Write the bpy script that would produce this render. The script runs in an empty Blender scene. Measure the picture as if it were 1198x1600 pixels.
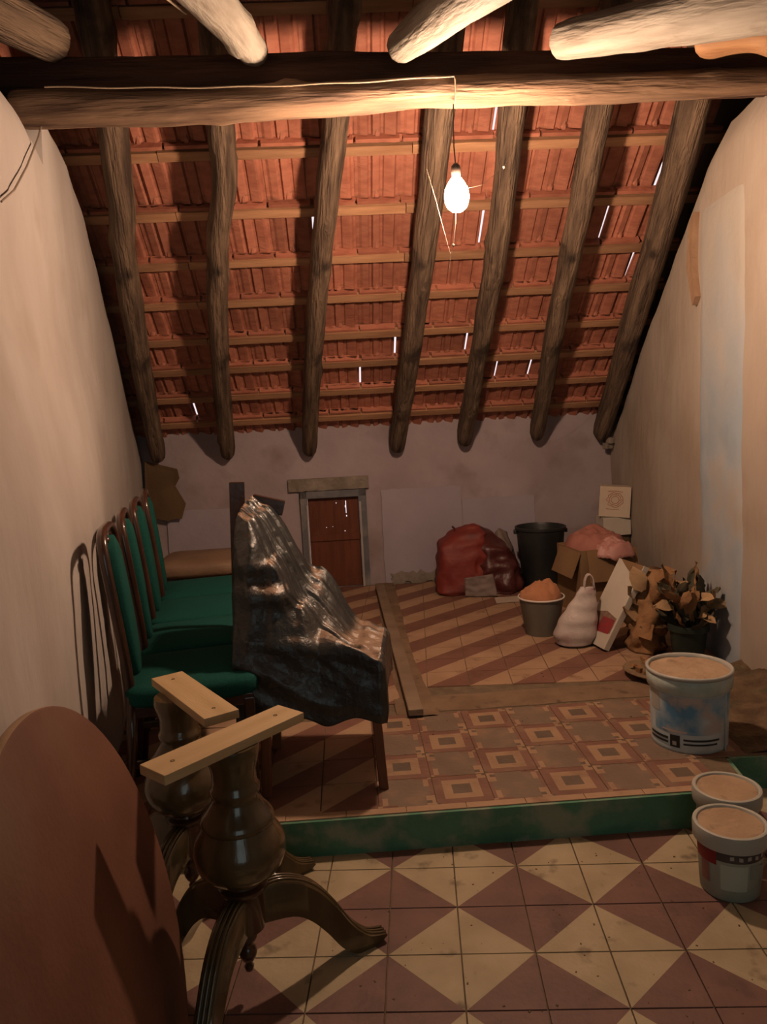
import bpy, bmesh, math, random
from mathutils import Vector, Matrix, noise
S = bpy.context.scene
COL = S.collection
random.seed(7)
R = math.radians

# ------------------------------------------------------------------ camera
yaw, pitch, roll = -0.0472, -0.1283, 0.0514
CAMPOS = Vector((0, 0, 1.4696))
cy, sy, cp, sp, cr, sr = math.cos(yaw), math.sin(yaw), math.cos(pitch), math.sin(pitch), math.cos(roll), math.sin(roll)
fw = Vector((sy*cp, cy*cp, sp)); r0 = Vector((cy, -sy, 0)); d0 = fw.cross(r0)
rt = r0*cr + d0*sr; dn = d0*cr - r0*sr
cd = bpy.data.cameras.new('camera'); cam = bpy.data.objects.new('camera', cd); COL.objects.link(cam)
cam.matrix_world = Matrix(((rt.x, -dn.x, -fw.x, CAMPOS.x), (rt.y, -dn.y, -fw.y, CAMPOS.y), (rt.z, -dn.z, -fw.z, CAMPOS.z), (0, 0, 0, 1)))
cd.sensor_fit = 'VERTICAL'; cd.sensor_height = 36; cd.sensor_width = 27; cd.lens = 27.0; cd.clip_start = .02
S.camera = cam

# ------------------------------------------------------------------ world, exposure, fill light from behind
W = bpy.data.worlds.new('daylight'); S.world = W; W.use_nodes = True
W.node_tree.nodes['Background'].inputs[0].default_value = (1.0, .86, .90, 1)
W.node_tree.nodes['Background'].inputs[1].default_value = 1.1
S.view_settings.view_transform = 'Standard'; S.view_settings.look = 'None'
S.view_settings.gamma = 1.0; S.view_settings.use_curve_mapping = False
S.view_settings.exposure = 0.0
S.cycles.max_bounces = 6; S.cycles.diffuse_bounces = 1; S.cycles.use_denoising = True
BULB_POS = Vector((.198, 3.10, 2.297)); BULB_STRENGTH = 900.0
BULB_COL = (1.0, .67, .45, 1)
# added dim cool fill light behind the camera, standing in for ambient light
la = bpy.data.lights.new('fill_light', 'AREA'); la.shape = 'RECTANGLE'; la.size = 1.0; la.size_y = 1.6
la.energy = 4.2; la.color = (.80, 1.0, .98)
lo = bpy.data.objects.new('fill_light', la); COL.objects.link(lo)
lo.location = (.35, -.75, 1.35); lo.rotation_euler = (R(88), 0, 0)

# ------------------------------------------------------------------ room frame: s along the eaves wall, t towards it
E1 = Vector((.9957, .0924, 0)); E2 = Vector((-.0924, .9957, 0))
RZ = math.atan2(.0924, .9957)
def P(s, t, z): return E1*s + E2*t + Vector((0, 0, z))
ZP = .13            # height of the raised floor
TB = 5.95           # eaves wall
M = .85             # roof slope
def roof(s, t, off=0): # centre line plane of the rafters
    return P(s, t, 1.225 + M*(5.88-t) + off)

# ------------------------------------------------------------------ materials
MATS = {}
def mat(name, c1, c2=None, scale=8, rough=.8, bump=.15, bscale=None, stretch=None, metal=0, ramp=(.35, .7), coat=0, detail=6, c3=None, s3=3, r3=(.55, .75), spec=.5, world=False, rnd=0, bdist=.004):
    if name in MATS: return MATS[name]
    m = bpy.data.materials.new(name); m.use_nodes = True; nt = m.node_tree; N = nt.nodes; L = nt.links
    b = N['Principled BSDF']; b.inputs['Roughness'].default_value = rough; b.inputs['Metallic'].default_value = metal
    b.inputs['Coat Weight'].default_value = coat; b.inputs['Specular IOR Level'].default_value = spec
    if world:
        g = N.new('ShaderNodeNewGeometry'); src = g.outputs['Position']
    else:
        g = N.new('ShaderNodeTexCoord'); src = g.outputs['Object']
    if stretch:
        mp = N.new('ShaderNodeMapping'); mp.inputs['Scale'].default_value = stretch; L.new(src, mp.inputs['Vector']); src2 = mp.outputs['Vector']
    else: src2 = src
    n = N.new('ShaderNodeTexNoise'); n.inputs['Scale'].default_value = scale; n.inputs['Detail'].default_value = detail; L.new(src2, n.inputs['Vector'])
    out = None
    if c2:
        rp = N.new('ShaderNodeValToRGB'); rp.color_ramp.elements[0].position = ramp[0]; rp.color_ramp.elements[1].position = ramp[1]
        rp.color_ramp.elements[0].color = (*c1, 1); rp.color_ramp.elements[1].color = (*c2, 1)
        L.new(n.outputs['Fac'], rp.inputs['Fac']); out = rp.outputs['Color']
    else:
        v = N.new('ShaderNodeRGB'); v.outputs[0].default_value = (*c1, 1); out = v.outputs[0]
    if c3:
        n3 = N.new('ShaderNodeTexNoise'); n3.inputs['Scale'].default_value = s3; n3.inputs['Detail'].default_value = 8; L.new(src, n3.inputs['Vector'])
        r_ = N.new('ShaderNodeValToRGB'); r_.color_ramp.elements[0].position = r3[0]; r_.color_ramp.elements[1].position = r3[1]
        L.new(n3.outputs['Fac'], r_.inputs['Fac'])
        mx = N.new('ShaderNodeMix'); mx.data_type = 'RGBA'; L.new(r_.outputs['Color'], mx.inputs[0]); L.new(out, mx.inputs[6]); mx.inputs[7].default_value = (*c3, 1)
        out = mx.outputs[2]
    if rnd:
        oi = N.new('ShaderNodeObjectInfo'); mr = N.new('ShaderNodeMapRange'); mr.inputs[3].default_value = 1-rnd; mr.inputs[4].default_value = 1+rnd
        L.new(oi.outputs['Random'], mr.inputs[0]); h = N.new('ShaderNodeHueSaturation'); L.new(mr.outputs[0], h.inputs['Value']); L.new(out, h.inputs['Color']); out = h.outputs['Color']
    L.new(out, b.inputs['Base Color'])
    if bump:
        bn = N.new('ShaderNodeTexNoise'); bn.inputs['Scale'].default_value = bscale or scale*4; bn.inputs['Detail'].default_value = 5; L.new(src2, bn.inputs['Vector'])
        bp = N.new('ShaderNodeBump'); bp.inputs['Strength'].default_value = bump; bp.inputs['Distance'].default_value = bdist*5
        L.new(bn.outputs['Fac'], bp.inputs['Height']); L.new(bp.outputs['Normal'], b.inputs['Normal'])
    MATS[name] = m; return m

def emis(name, col, st):
    m = bpy.data.materials.new(name); m.use_nodes = True; b = m.node_tree.nodes['Principled BSDF']
    b.inputs['Base Color'].default_value = (0, 0, 0, 1); b.inputs['Emission Color'].default_value = col; b.inputs['Emission Strength'].default_value = st
    return m

PLASTER = mat('plaster', (.430, .365, .335), (.560, .505, .470), 2.2, .9, .35, 14, world=True, stretch=(1, 1, .45), c3=(.385, .320, .275), s3=2.6, r3=(.56, .8))
PLASTER_R = mat('plaster_right', (.385, .292, .229), (.518, .444, .377), 2.0, .9, .35, 14, world=True, stretch=(1.0, 1.0, .4), ramp=(.25, .8), c3=(.340, .252, .178), s3=2.0, r3=(.5, .85))
PLASTER_B = mat('plaster_back', (.390, .305, .320), (.480, .390, .405), 2.5, .9, .3, 16, world=True, c3=(.28, .21, .19), s3=3.5, r3=(.55, .8))
WHITEWASH = mat('lilac_whitewash', (.410, .345, .400), (.455, .390, .440), 3, .9, .25, 18, world=True)
BLUEWASH = mat('bluish_whitewash', (.328, .390, .460), (.468, .484, .507), 3, .85, .3, 16, world=True, c3=(.468, .413, .367), s3=3)
CONCRETE = mat('rough_concrete', (.225, .180, .143), (.360, .300, .247), 9, .95, .7, 30, world=True)
BARK = mat('old_log_wood', (.070, .044, .030), (.285, .190, .122), 4.5, .78, .9, 14, stretch=(5, 5, .55), ramp=(.34, .70), detail=12, c3=(.05, .032, .022), s3=5, r3=(.56, .68), bdist=.009)
PALEBARK = mat('pale_log_wood', (.235, .195, .155), (.430, .385, .325), 3, .75, .5, 10, stretch=(5, 5, .8), c3=(.187, .145, .111), s3=4, r3=(.6, .72))
BEAMW = mat('beam_log_wood', (.12, .068, .045), (.40, .25, .155), 3, .7, .6, 9, stretch=(6, 6, .6), ramp=(.36, .66), bdist=.006)
BEAMD = mat('dark_red_beam_wood', (.055, .026, .018), (.16, .075, .045), 3, .75, .6, 9, stretch=(.6, 6, 6), ramp=(.38, .68), bdist=.006)
BATTEN = mat('batten_wood', (.391, .190, .098), (.552, .299, .161), 5, .8, .3, 30, stretch=(.6, 6, 6), rnd=.2)
TERRA = mat('terracotta', (.38, .13, .080), (.62, .245, .155), 5, .72, .3, 40, rnd=.24, c3=(.22, .085, .05), s3=5, r3=(.52, .74))
CREAM = mat('cream_tile', (.385, .295, .178), (.500, .395, .250), 6, .62, .15, 60, world=True, c3=(.160, .115, .070), s3=9, r3=(.60, .72))
MAROON = mat('maroon_tile', (.150, .074, .058), (.215, .105, .082), 6, .60, .15, 60, world=True, c3=(.110, .056, .045), s3=7, r3=(.56, .75))
CREAM2 = mat('cream_tile_upper', (.390, .235, .140), (.470, .295, .185), 6, .7, .15, 60, world=True, c3=(.246, .131, .074), s3=9, r3=(.58, .74))
MAROON2 = mat('maroon_tile_upper', (.190, .085, .058), (.240, .110, .075), 6, .7, .15, 60, world=True, c3=(.160, .068, .040), s3=5, r3=(.56, .75))
TGREY = mat('grey_tile', (.183, .121, .082), (.226, .156, .109), 8, .7, .15, 60, world=True, c3=(.296, .172, .101), s3=8)
TDARK = mat('dark_tile', (.124, .084, .060), (.160, .108, .076), 8, .7, .15, 60, world=True)
TRED = mat('red_tile_print', (.19, .088, .060), (.25, .125, .085), 8, .7, .15, 60, world=True, c3=(.25, .155, .10), s3=9)
TRED_OLD = mat('red_tile', (.216, .092, .060), (.272, .132, .088), 8, .7, .15, 60, world=True, c3=(.272, .160, .096), s3=9)
TCREAM = mat('cream_tile_print', (.352, .212, .124), (.416, .256, .152), 8, .7, .15, 60, world=True, c3=(.264, .152, .088), s3=10)
GROUT = mat('grout', (.15, .105, .065), (.22, .155, .10), 20, .95, .3, 60, world=True)
CEMENT = mat('worn_cement', (.192, .116, .068), (.272, .176, .108), 7, .9, .5, 40, world=True, c3=(.128, .080, .048), s3=12, r3=(.6, .7))
GREENP = mat('green_paint', (.07, .21, .12), (.10, .27, .17), 5, .6, .35, 30, world=True, c3=(.27, .31, .22), s3=9, r3=(.46, .62))
SLATW = mat('grey_slat_wood', (.204, .136, .089), (.289, .204, .136), 6, .8, .3, 30)
DIRT = mat('dirt', (.112, .068, .036), (.224, .144, .080), 14, .95, .9, 60, world=True, c3=(.064, .072, .036), s3=6)
DARKW = mat('dark_chair_wood', (.035, .014, .009), (.075, .03, .018), 6, .28, .08, 30, coat=.4)
GREENF = mat('green_fabric', (.006, .062, .050), (.009, .085, .070), 120, .9, .25, 400, spec=.2)
BROWNV = mat('brown_vinyl', (.20, .12, .075), (.29, .18, .11), 5, .6, .2, 40)
REDW = mat('reddish_leg_wood', (.16, .055, .025), (.26, .095, .04), 5, .45, .15, 30, stretch=(4, 4, .6))
OLIVEW = mat('varnished_wood', (.070, .043, .017), (.130, .081, .032), 4, .24, .06, 20, stretch=(3, 3, .7), coat=.5)
DARKV = mat('dark_varnished_wood', (.05, .02, .010), (.10, .04, .018), 4, .28, .06, 20, coat=.4)
BOARDW = mat('pale_board', (.510, .340, .170), (.612, .425, .230), 4, .6, .1, 40, stretch=(.7, 6, 6))
TABLEB = mat('brown_tabletop', (.132, .046, .024), (.176, .068, .036), 5, .75, .12, 70, c3=(.152, .080, .044), s3=2.5)
BPLASTIC = mat('black_plastic', (.010, .013, .014), (.026, .030, .032), 4, .42, .7, 9, c3=(.05, .04, .035), s3=3, r3=(.5, .8), spec=.7, coat=.12, bdist=.008)
DPLASTIC = mat('dusty_black_plastic', (.20, .115, .065), (.34, .21, .125), 6, .5, .4, 12, spec=.6, bdist=.006)
CARDB = mat('cardboard', (.230, .128, .060), (.297, .170, .081), 4, .9, .1, 50)
CARDD = mat('dark_cardboard', (.105, .062, .03), (.15, .09, .042), 4, .9, .1, 50)
REDP = mat('red_plastic', (.200, .022, .016), (.272, .044, .028), 5, .62, .45, 16, c3=(.096, .016, .014), s3=5, r3=(.5, .7), spec=.6)
MAROONP = mat('maroon_plastic', (.065, .012, .012), (.11, .028, .024), 6, .4, .5, 18, spec=.6)
GREYP = mat('grey_plastic', (.16, .115, .10), (.26, .19, .165), 6, .6, .4, 16)
BUCKB = mat('black_bucket', (.012, .014, .015), (.030, .032, .032), 5, .45, .15, 20)
ZINC = mat('dull_zinc', (.14, .125, .10), (.24, .22, .18), 6, .5, .1, 20, stretch=(1, 1, .3), metal=.3)
RIM = mat('lit_rim_paint', (.72, .62, .55), None, 5, .4, 0)  # bucket rim paler than the zinc, the light on it put into the colour
RAG = mat('orange_rag', (.390, .150, .071), (.495, .225, .112), 7, .9, .4, 30)
PINK = mat('pink_cloth', (.336, .120, .092), (.416, .168, .128), 7, .85, .4, 24)
PINKL = mat('light_pink_plastic', (.496, .224, .192), (.560, .280, .240), 7, .45, .35, 22)
WBAG = mat('white_plastic_bag', (.496, .400, .368), (.592, .504, .464), 5, .45, .45, 14, c3=(.400, .264, .264), s3=7, r3=(.56, .72))
WBOX = mat('white_carton', (.576, .496, .408), (.624, .544, .456), 6, .75, .1, 40)
WBOX2 = mat('cream_carton', (.629, .493, .374), (.680, .544, .425), 6, .75, .1, 40)
PRINTR = mat('red_print', (.50, .17, .10), (.60, .28, .18), 30, .8, 0)
PRINTR2 = mat('deep_red_print', (.36, .03, .035), (.22, .05, .05), 30, .7, 0)
PRINTB = mat('brown_print', (.20, .11, .08), (.30, .18, .13), 30, .7, 0)
def fade_up(m, top, z0, z1):
    nt = m.node_tree; N = nt.nodes; L = nt.links; b = N['Principled BSDF']; old = b.inputs['Base Color'].links[0].from_socket
    g = N.new('ShaderNodeNewGeometry'); sx = N.new('ShaderNodeSeparateXYZ'); L.new(g.outputs['Position'], sx.inputs[0])
    n = N.new('ShaderNodeTexNoise'); n.inputs['Scale'].default_value = 3
    a = N.new('ShaderNodeMath'); a.operation = 'ADD'; L.new(sx.outputs['Z'], a.inputs[0]); L.new(n.outputs['Fac'], a.inputs[1])
    mr = N.new('ShaderNodeMapRange'); mr.inputs[1].default_value = z0+.5; mr.inputs[2].default_value = z1+.5; L.new(a.outputs[0], mr.inputs[0])
    mx = N.new('ShaderNodeMix'); mx.data_type = 'RGBA'; L.new(mr.outputs[0], mx.inputs[0]); L.new(old, mx.inputs[6]); mx.inputs[7].default_value = (*top, 1); L.new(mx.outputs[2], b.inputs['Base Color'])
fade_up(BLUEWASH, (.47, .42, .37), 1.2, 2.3)
KRAFT = mat('brown_paper', (.272, .132, .055), (.391, .212, .098), 9, .9, .5, 30, c3=(.170, .085, .038), s3=6)
KRAFTL = mat('pale_brown_paper', (.375, .232, .120), (.450, .285, .150), 9, .9, .4, 30, rnd=.25)
DRYG = mat('dry_dark_leaf', (.05, .05, .032), (.12, .09, .05), 9, .85, .4, 30, rnd=.3)
POTG = mat('dark_green_pot', (.012, .022, .018), (.025, .04, .03), 9, .5, .2, 30)
PAILB = mat('pale_blue_tin', (.50, .60, .64), (.64, .70, .72), 5, .38, .1, 30, c3=(.50, .46, .44), s3=6)
PAILT = mat('green_white_tin', (.36, .46, .43), (.66, .70, .64), 10, .3, .1, 30)
BLUEL = mat('blue_label', (.12, .30, .48), (.58, .64, .66), 6, .4, 0, ramp=(.40, .58), c3=(.52, .45, .42), s3=9, r3=(.52, .64))
BLACKL = mat('black_print', (.015, .015, .015), None, 5, .5, 0)
WHITEP = mat('white_tub_plastic', (.462, .448, .392), (.532, .511, .455), 5, .45, .05, 30)
LABELG = mat('pale_green_label', (.352, .376, .304), (.432, .448, .368), 12, .55, 0)
DARKL = mat('dark_label', (.04, .032, .035), (.075, .06, .06), 12, .5, 0)
PALEL = mat('pale_print', (.42, .38, .36), None, 5, .5, 0)
REDL = mat('red_label', (.30, .02, .02), (.20, .015, .02), 14, .5, 0)
DUST = mat('dust', (.390, .255, .158), (.495, .345, .225), 8, .95, .5, 40, c3=(.270, .173, .105), s3=12, r3=(.6, .72))
DOORW = mat('hatch_wood', (.128, .034, .012), (.188, .054, .021), 4, .7, .3, 20, stretch=(6, 6, .8), c3=(.165, .075, .041), s3=5, r3=(.6, .75))
FRAMEB = mat('blue_grey_frame', (.112, .120, .136), (.192, .188, .200), 8, .8, .3, 30, c3=(.288, .256, .248), s3=6, r3=(.5, .7))
CABLE = mat('dusty_cable', (.50, .38, .26), (.62, .48, .34), 20, .6, 0)
THREAD = mat('dusty_thread', (.16, .13, .10), None, 5, .6, 0)
SOCK = mat('bakelite', (.05, .035, .03), None, 5, .4, 0)
DARKROOM = mat('dark_boards', (.10, .07, .05), (.16, .11, .08), 4, .9, .2)
BRASS = mat('nail_metal', (.10, .08, .06), None, 5, .5, 0, metal=.6)

# ------------------------------------------------------------------ mesh helpers
def mesh(name, verts, faces, mats, parent=None, mi=None, smooth=False):
    me = bpy.data.meshes.new(name); me.from_pydata([tuple(v) for v in verts], [], faces); me.update()
    for m in (mats if isinstance(mats, (list, tuple)) else [mats]): me.materials.append(m)
    if mi: me.polygons.foreach_set('material_index', mi)
    bm = bmesh.new(); bm.from_mesh(me); bmesh.ops.recalc_face_normals(bm, faces=bm.faces); bm.to_mesh(me); bm.free()
    if smooth: me.polygons.foreach_set('use_smooth', [True]*len(me.polygons))
    o = bpy.data.objects.new(name, me); COL.objects.link(o)
    if parent: o.parent = parent
    return o
def tag(o, label=None, cat=None, group=None, kind=None):
    if label: o['label'] = label
    if cat: o['category'] = cat
    if group: o['group'] = group
    if kind: o['kind'] = kind
    return o
def empty(name, loc, rz=0, label=None, cat=None, group=None, kind=None):
    o = bpy.data.objects.new(name, None); COL.objects.link(o); o.location = loc; o.rotation_euler = (0, 0, rz); o.empty_display_size = .05
    return tag(o, label, cat, group, kind)
class MB:
    def __init__(s): s.v = []; s.f = []; s.mi = []
    def add(s, v, f, m=0):
        n = len(s.v); s.v += [Vector(x) for x in v]; s.f += [tuple(i+n for i in q) for q in f]; s.mi += [m]*len(f); return s
    def box(s, c, d, rot=None, m=0, taper=None):
        hx, hy, hz = d[0]/2, d[1]/2, d[2]/2; tx, ty = taper or (1, 1)
        vs = [Vector((x*hx*(tx if z > 0 else 1), y*hy*(ty if z > 0 else 1), z*hz)) for z in (-1, 1) for y in (-1, 1) for x in (-1, 1)]
        if rot is not None: vs = [rot @ v for v in vs]
        c = Vector(c); return s.add([v+c for v in vs], [(0, 2, 3, 1), (4, 5, 7, 6), (0, 1, 5, 4), (2, 6, 7, 3), (0, 4, 6, 2), (1, 3, 7, 5)], m)
    def tube(s, pts, rad, n=10, m=0, caps=True, flat=1.0, flatdir=None, nz=0, seed=0):
        pts = [Vector(p) for p in pts]; k = len(pts); rr = rad if isinstance(rad, (list, tuple)) else [rad]*k
        vs = []; up = None
        for i, p in enumerate(pts):
            a = pts[max(i-1, 0)]; b = pts[min(i+1, k-1)]; d = (b-a).normalized()
            if up is None:
                up = Vector(flatdir) if flatdir else (Vector((0, 0, 1)) if abs(d.z) < .9 else Vector((0, 1, 0)))
            u = (up - d*up.dot(d)).normalized(); up = u; w = d.cross(u)
            for j in range(n):
                t = 2*math.pi*j/n; r = rr[i]
                if nz: r *= 1 + nz*noise.noise(Vector((p.x*4+seed+math.cos(t), p.y*4+math.sin(t), p.z*4)))
                vs.append(p + u*math.cos(t)*r*flat + w*math.sin(t)*r)
        fs = [(i*n+j, i*n+(j+1) % n, (i+1)*n+(j+1) % n, (i+1)*n+j) for i in range(k-1) for j in range(n)]
        if caps: fs += [tuple(range(n))[::-1], tuple(range((k-1)*n, k*n))]
        return s.add(vs, fs, m)
    def lathe(s, prof, n=24, c=(0, 0, 0), m=0, fn=None, sq=None):
        c = Vector(c); vs = []; k = len(prof)
        for (r, z) in prof:
            for j in range(n):
                t = 2*math.pi*j/n; v = Vector((max(r, .0005)*math.cos(t), max(r, .0005)*math.sin(t), z))
                if fn: v = fn(v, t)
                vs.append(v+c)
        fs = [(i*n+j, i*n+(j+1) % n, (i+1)*n+(j+1) % n, (i+1)*n+j) for i in range(k-1) for j in range(n)]
        return s.add(vs, fs, m)
    def prism(s, poly, fn, w0, w1, m=0):  # poly of (a,b), fn(a,b,w)->xyz
        n = len(poly); vs = [fn(a, b, w0) for a, b in poly] + [fn(a, b, w1) for a, b in poly]
        fs = [tuple(range(n))[::-1], tuple(range(n, 2*n))] + [(i, (i+1) % n, (i+1) % n+n, i+n) for i in range(n)]
        return s.add(vs, fs, m)
    def grid(s, nu, nv, fn, m=0, mf=None):
        vs = [fn(i/nu, j/nv) for i in range(nu+1) for j in range(nv+1)]
        fs = [(i*(nv+1)+j, (i+1)*(nv+1)+j, (i+1)*(nv+1)+j+1, i*(nv+1)+j+1) for i in range(nu) for j in range(nv)]
        n0 = len(s.v); s.add(vs, fs, m)
        if mf: s.mi[-len(fs):] = [mf(i/nu, j/nv) for i in range(nu) for j in range(nv)]
        return s
    def build(s, name, mats, parent=None, smooth=False, bevel=0, sub=0, sharp=None, thick=0):
        o = mesh(name, s.v, s.f, mats, parent, s.mi, smooth)
        if thick:
            md = o.modifiers.new('s', 'SOLIDIFY'); md.thickness = thick; md.offset = 0
        if bevel:
            md = o.modifiers.new('b', 'BEVEL'); md.width = bevel; md.segments = 2; md.limit_method = 'ANGLE'; md.angle_limit = R(40)
        if sub:
            md = o.modifiers.new('u', 'SUBSURF'); md.levels = sub; md.render_levels = sub
        if sharp:
            o.data.set_sharp_from_angle(angle=R(sharp))
        return o
def nz(p, sc, seed=0): return noise.noise(Vector((p[0]*sc+seed, p[1]*sc+seed*.7, p[2]*sc)))
def copy_tree(o, parent=None):
    c = o.copy(); COL.objects.link(c)
    if parent: c.parent = parent
    for ch in list(o.children): copy_tree(ch, c)
    return c
def loft(mb, rings, n=24, seed=0, amp=0, freq=9, m=0, power=2.0, cap=True, ridge=0):
    """rings: (cx,cy,z,rx,ry,rot)"""
    vs = []
    for (cx, cy_, z, rx, ry, ro) in rings:
        for j in range(n):
            t = 2*math.pi*j/n; c, s_ = math.cos(t), math.sin(t)
            x = rx*math.copysign(abs(c)**(2/power), c); y = ry*math.copysign(abs(s_)**(2/power), s_)
            v = Vector((cx+x*math.cos(ro)-y*math.sin(ro), cy_+x*math.sin(ro)+y*math.cos(ro), z))
            if amp:
                q = nz(v, freq, seed); q2 = nz(v, freq*2.3, seed+5)
                if ridge: q = 1-2*abs(q)*1.6
                v += Vector((x, y, 0)).normalized()*amp*(q+.4*q2) if (x or y) else Vector()
            vs.append(v)
    k = len(rings)
    fs = [(i*n+j, i*n+(j+1) % n, (i+1)*n+(j+1) % n, (i+1)*n+j) for i in range(k-1) for j in range(n)]
    if cap: fs += [tuple(range(n))[::-1], tuple(range((k-1)*n, k*n))]
    return mb.add(vs, fs, m)

# ================================================================== SETTING
def sm(x): x = max(0, min(1, x)); return x*x*(3-2*x)
def wx(y, z=9):  # inner face of the left wall; its foot bulges inwards at the near end
    b = .105*sm((2.0-z)/1.0)*sm((4.3-y)/1.4)
    return (-2.1 - .2535*(y-5.78) if y > 1.3 else -.964 - .05*(1.3-y)) + b
# ---- lower floor
fl = tag(MB().box((0, .9, -.055), (5.2, 4.2, .10)).build('floor', GROUT), kind='structure')
fl['label'] = 'lower floor of cream and maroon tiles laid as big diamonds'
T = .2; OX, OY = -.141, 2.3198
def split_tile(name, a, ms, size, thick=.02):
    """tile slab split along its BL-TR diagonal: upper-left ms[0], lower-right ms[1]"""
    h = size/2 - .0008; z = thick; e = .0015
    v = [(-h, -h, 0), (h, -h, 0), (h, h, 0), (-h, h, 0), (-h+e, -h+e, z), (h-e, -h+e, z), (h-e, h-e, z), (-h+e, h-e, z)]
    if a: v = [(-x, y, q) for x, y, q in v]
    f = [(4, 6, 7), (4, 5, 6), (0, 1, 5, 4), (1, 2, 6, 5), (2, 3, 7, 6), (3, 0, 4, 7)]
    me = bpy.data.meshes.new(name); me.from_pydata(v, [], f if not a else [t[::-1] for t in f]); me.update()
    me.materials.append(ms[0]); me.materials.append(ms[1]); me.materials.append(GROUT)
    me.polygons.foreach_set('material_index', [0, 1, 1, 1, 0, 0]); return me
def put(me, name, parent, loc, rz=0, tilt=0):
    o = bpy.data.objects.new(name, me); COL.objects.link(o); o.parent = parent; o.location = loc
    o.rotation_euler = (random.uniform(-tilt, tilt), random.uniform(-tilt, tilt), rz); return o
# corner (i,j) even/odd decides the colour: (even,odd) maroon, (odd,even) cream
mA = split_tile('floor_tile', False, (CREAM, MAROON), T)   # cream UL, maroon LR
mB = split_tile('floor_tile', False, (MAROON, CREAM), T)
mC = split_tile('floor_tile', True, (CREAM, MAROON), T)    # mirrored: cream UR, maroon LL
mD = split_tile('floor_tile', True, (MAROON, CREAM), T)
def tilecolor(i, j):
    def c(a, b): return 'M' if (a % 2 == 0 and b % 2 == 1) else ('C' if (a % 2 == 1 and b % 2 == 0) else None)
    bl, br, tl, tr = c(i, j), c(i+1, j), c(i, j+1), c(i+1, j+1)
    if tl and br: return mA if tl == 'C' else mB
    return mC if tr == 'C' else mD
ZT = -.0185
for i in range(-6, 10):
    for j in range(-9, 3):
        x, y = OX+(i+.5)*T, OY+(j+.5)*T
        if x < wx(y)-.05 or x > 1.62: continue
        if y > 2.404+(x+.487)*.0928+.12 and x < 1.05: continue
        if y > 2.86: continue
        put(tilecolor(i, j), 'tile', fl, (x, y, ZT+.0005*random.random()), 0, .0025)
# ---- raised floor
STEP = [P(-1.5, 2.438, 0), P(1.32, 2.438, 0), Vector((1.10, 2.785, 0)), Vector((1.7, 2.80, 0)), Vector((1.7, 6.4, 0)), Vector((-2.6, 6.1, 0))]
mb = MB(); poly = [(p.x, p.y) for p in STEP]
mb.prism(poly, lambda a, b, w: Vector((a, b, w)), -.05, ZP-.004)
fr = tag(mb.build('floor_raised', GROUT), 'raised floor one low step up under the eaves', kind='structure')
# riser skin, painted green
def riser(a, b, name, z1=ZP-.004):
    d = (b-a).normalized(); n = Vector((d.y, -d.x, 0)); m_ = MB()
    ns = 16
    for k in range(2):
        m_.grid(ns, 4, lambda u, v: a+(b-a)*u + n*(.012+.0025*nz(a+(b-a)*u+Vector((0, 0, v)), 9)) + Vector((0, 0, v*z1)))
        break
    m_.add([a+n*.012+Vector((0, 0, z1)), b+n*.012+Vector((0, 0, z1)), b+Vector((0, 0, z1)), a+Vector((0, 0, z1))], [(0, 1, 2, 3)])
    return tag(m_.build(name, GREENP), kind='structure')
riser(STEP[0], STEP[1], 'trim_1')['label'] = 'green painted riser of the step, paint scuffed'
riser(STEP[1], STEP[2], 'trim_2'); riser(STEP[2], STEP[3], 'trim_3')['label'] = 'green riser set back beside the right wall'
# patterned cement tiles in the front strip (rotated frame), square ring tiles alternate with cross tiles
def pattern_tile(kind):
    h = .0985; xs = [-h, -.086, -.067, -.034, .034, .067, .086, h]; n = 7
    v = [(x, y, .02) for x in xs for y in xs]; f = []; mi = []
    for i in range(n):
        for j in range(n):
            f.append((i*8+j, (i+1)*8+j, (i+1)*8+j+1, i*8+j+1))
            a, b = min(i, 6-i), min(j, 6-j)
            if kind == 'A':
                r = min(a, b)
                if r == 3 or (a == 3 and b == 3): c = 2
                elif r == 2 or (a >= 2 and b >= 2): c = 2 if (a == 3 and b == 3) else 3
                else: c = 1
                if a == 3 and b == 3: c = 2
                elif a >= 2 and b >= 2: c = 3
                elif (i <= 1 and j >= 2) or (j <= 1 and i <= 4) or (i >= 5 and j <= 4): c = 1
                elif j >= 5 and i >= 2: c = 3 if i >= 5 else 4
                else: c = 3
                if (i, j) in ((0, 0), (6, 6)): c = 2
            else:
                if a >= 2 or b >= 3: c = 0
                else: c = 3
                if i == 6 and j in (3, 4, 5): c = 1
                if i == 0 and j in (1, 2, 3): c = 1
                if j == 0 and i in (1, 2): c = 4
                if j == 6 and i in (4, 5): c = 4
                if (i, j) in ((1, 5), (5, 1)): c = 2
            mi.append(c)
    m0 = len(v); v += [(-.0988, -.0988, 0), (.0988, -.0988, 0), (.0988, .0988, 0), (-.0988, .0988, 0)]
    f += [(0, 56, m0+1, m0), (56, 63, m0+2, m0+1), (63, 7, m0+3, m0+2), (7, 0, m0, m0+3)]; mi += [3]*4
    me = bpy.data.meshes.new('patterned_tile'); me.from_pydata(v, [], [t for t in f]); me.update()
    for q in (TGREY, TRED, TDARK, TCREAM, MAROON2): me.materials.append(q)
    me.polygons.foreach_set('material_index', mi); return me
pA, pB = pattern_tile('A'), pattern_tile('B')
ZU = ZP-.0195
sq0 = Vector((.069, 2.992, 0))
TU = .2075
uA = split_tile('floor_tile', False, (CREAM2, MAROON2), TU); uB = split_tile('floor_tile', False, (MAROON2, CREAM2), TU)
uC = split_tile('floor_tile', False, (CREAM2, MAROON2), T); uD = split_tile('floor_tile', False, (MAROON2, CREAM2), T)
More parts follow.
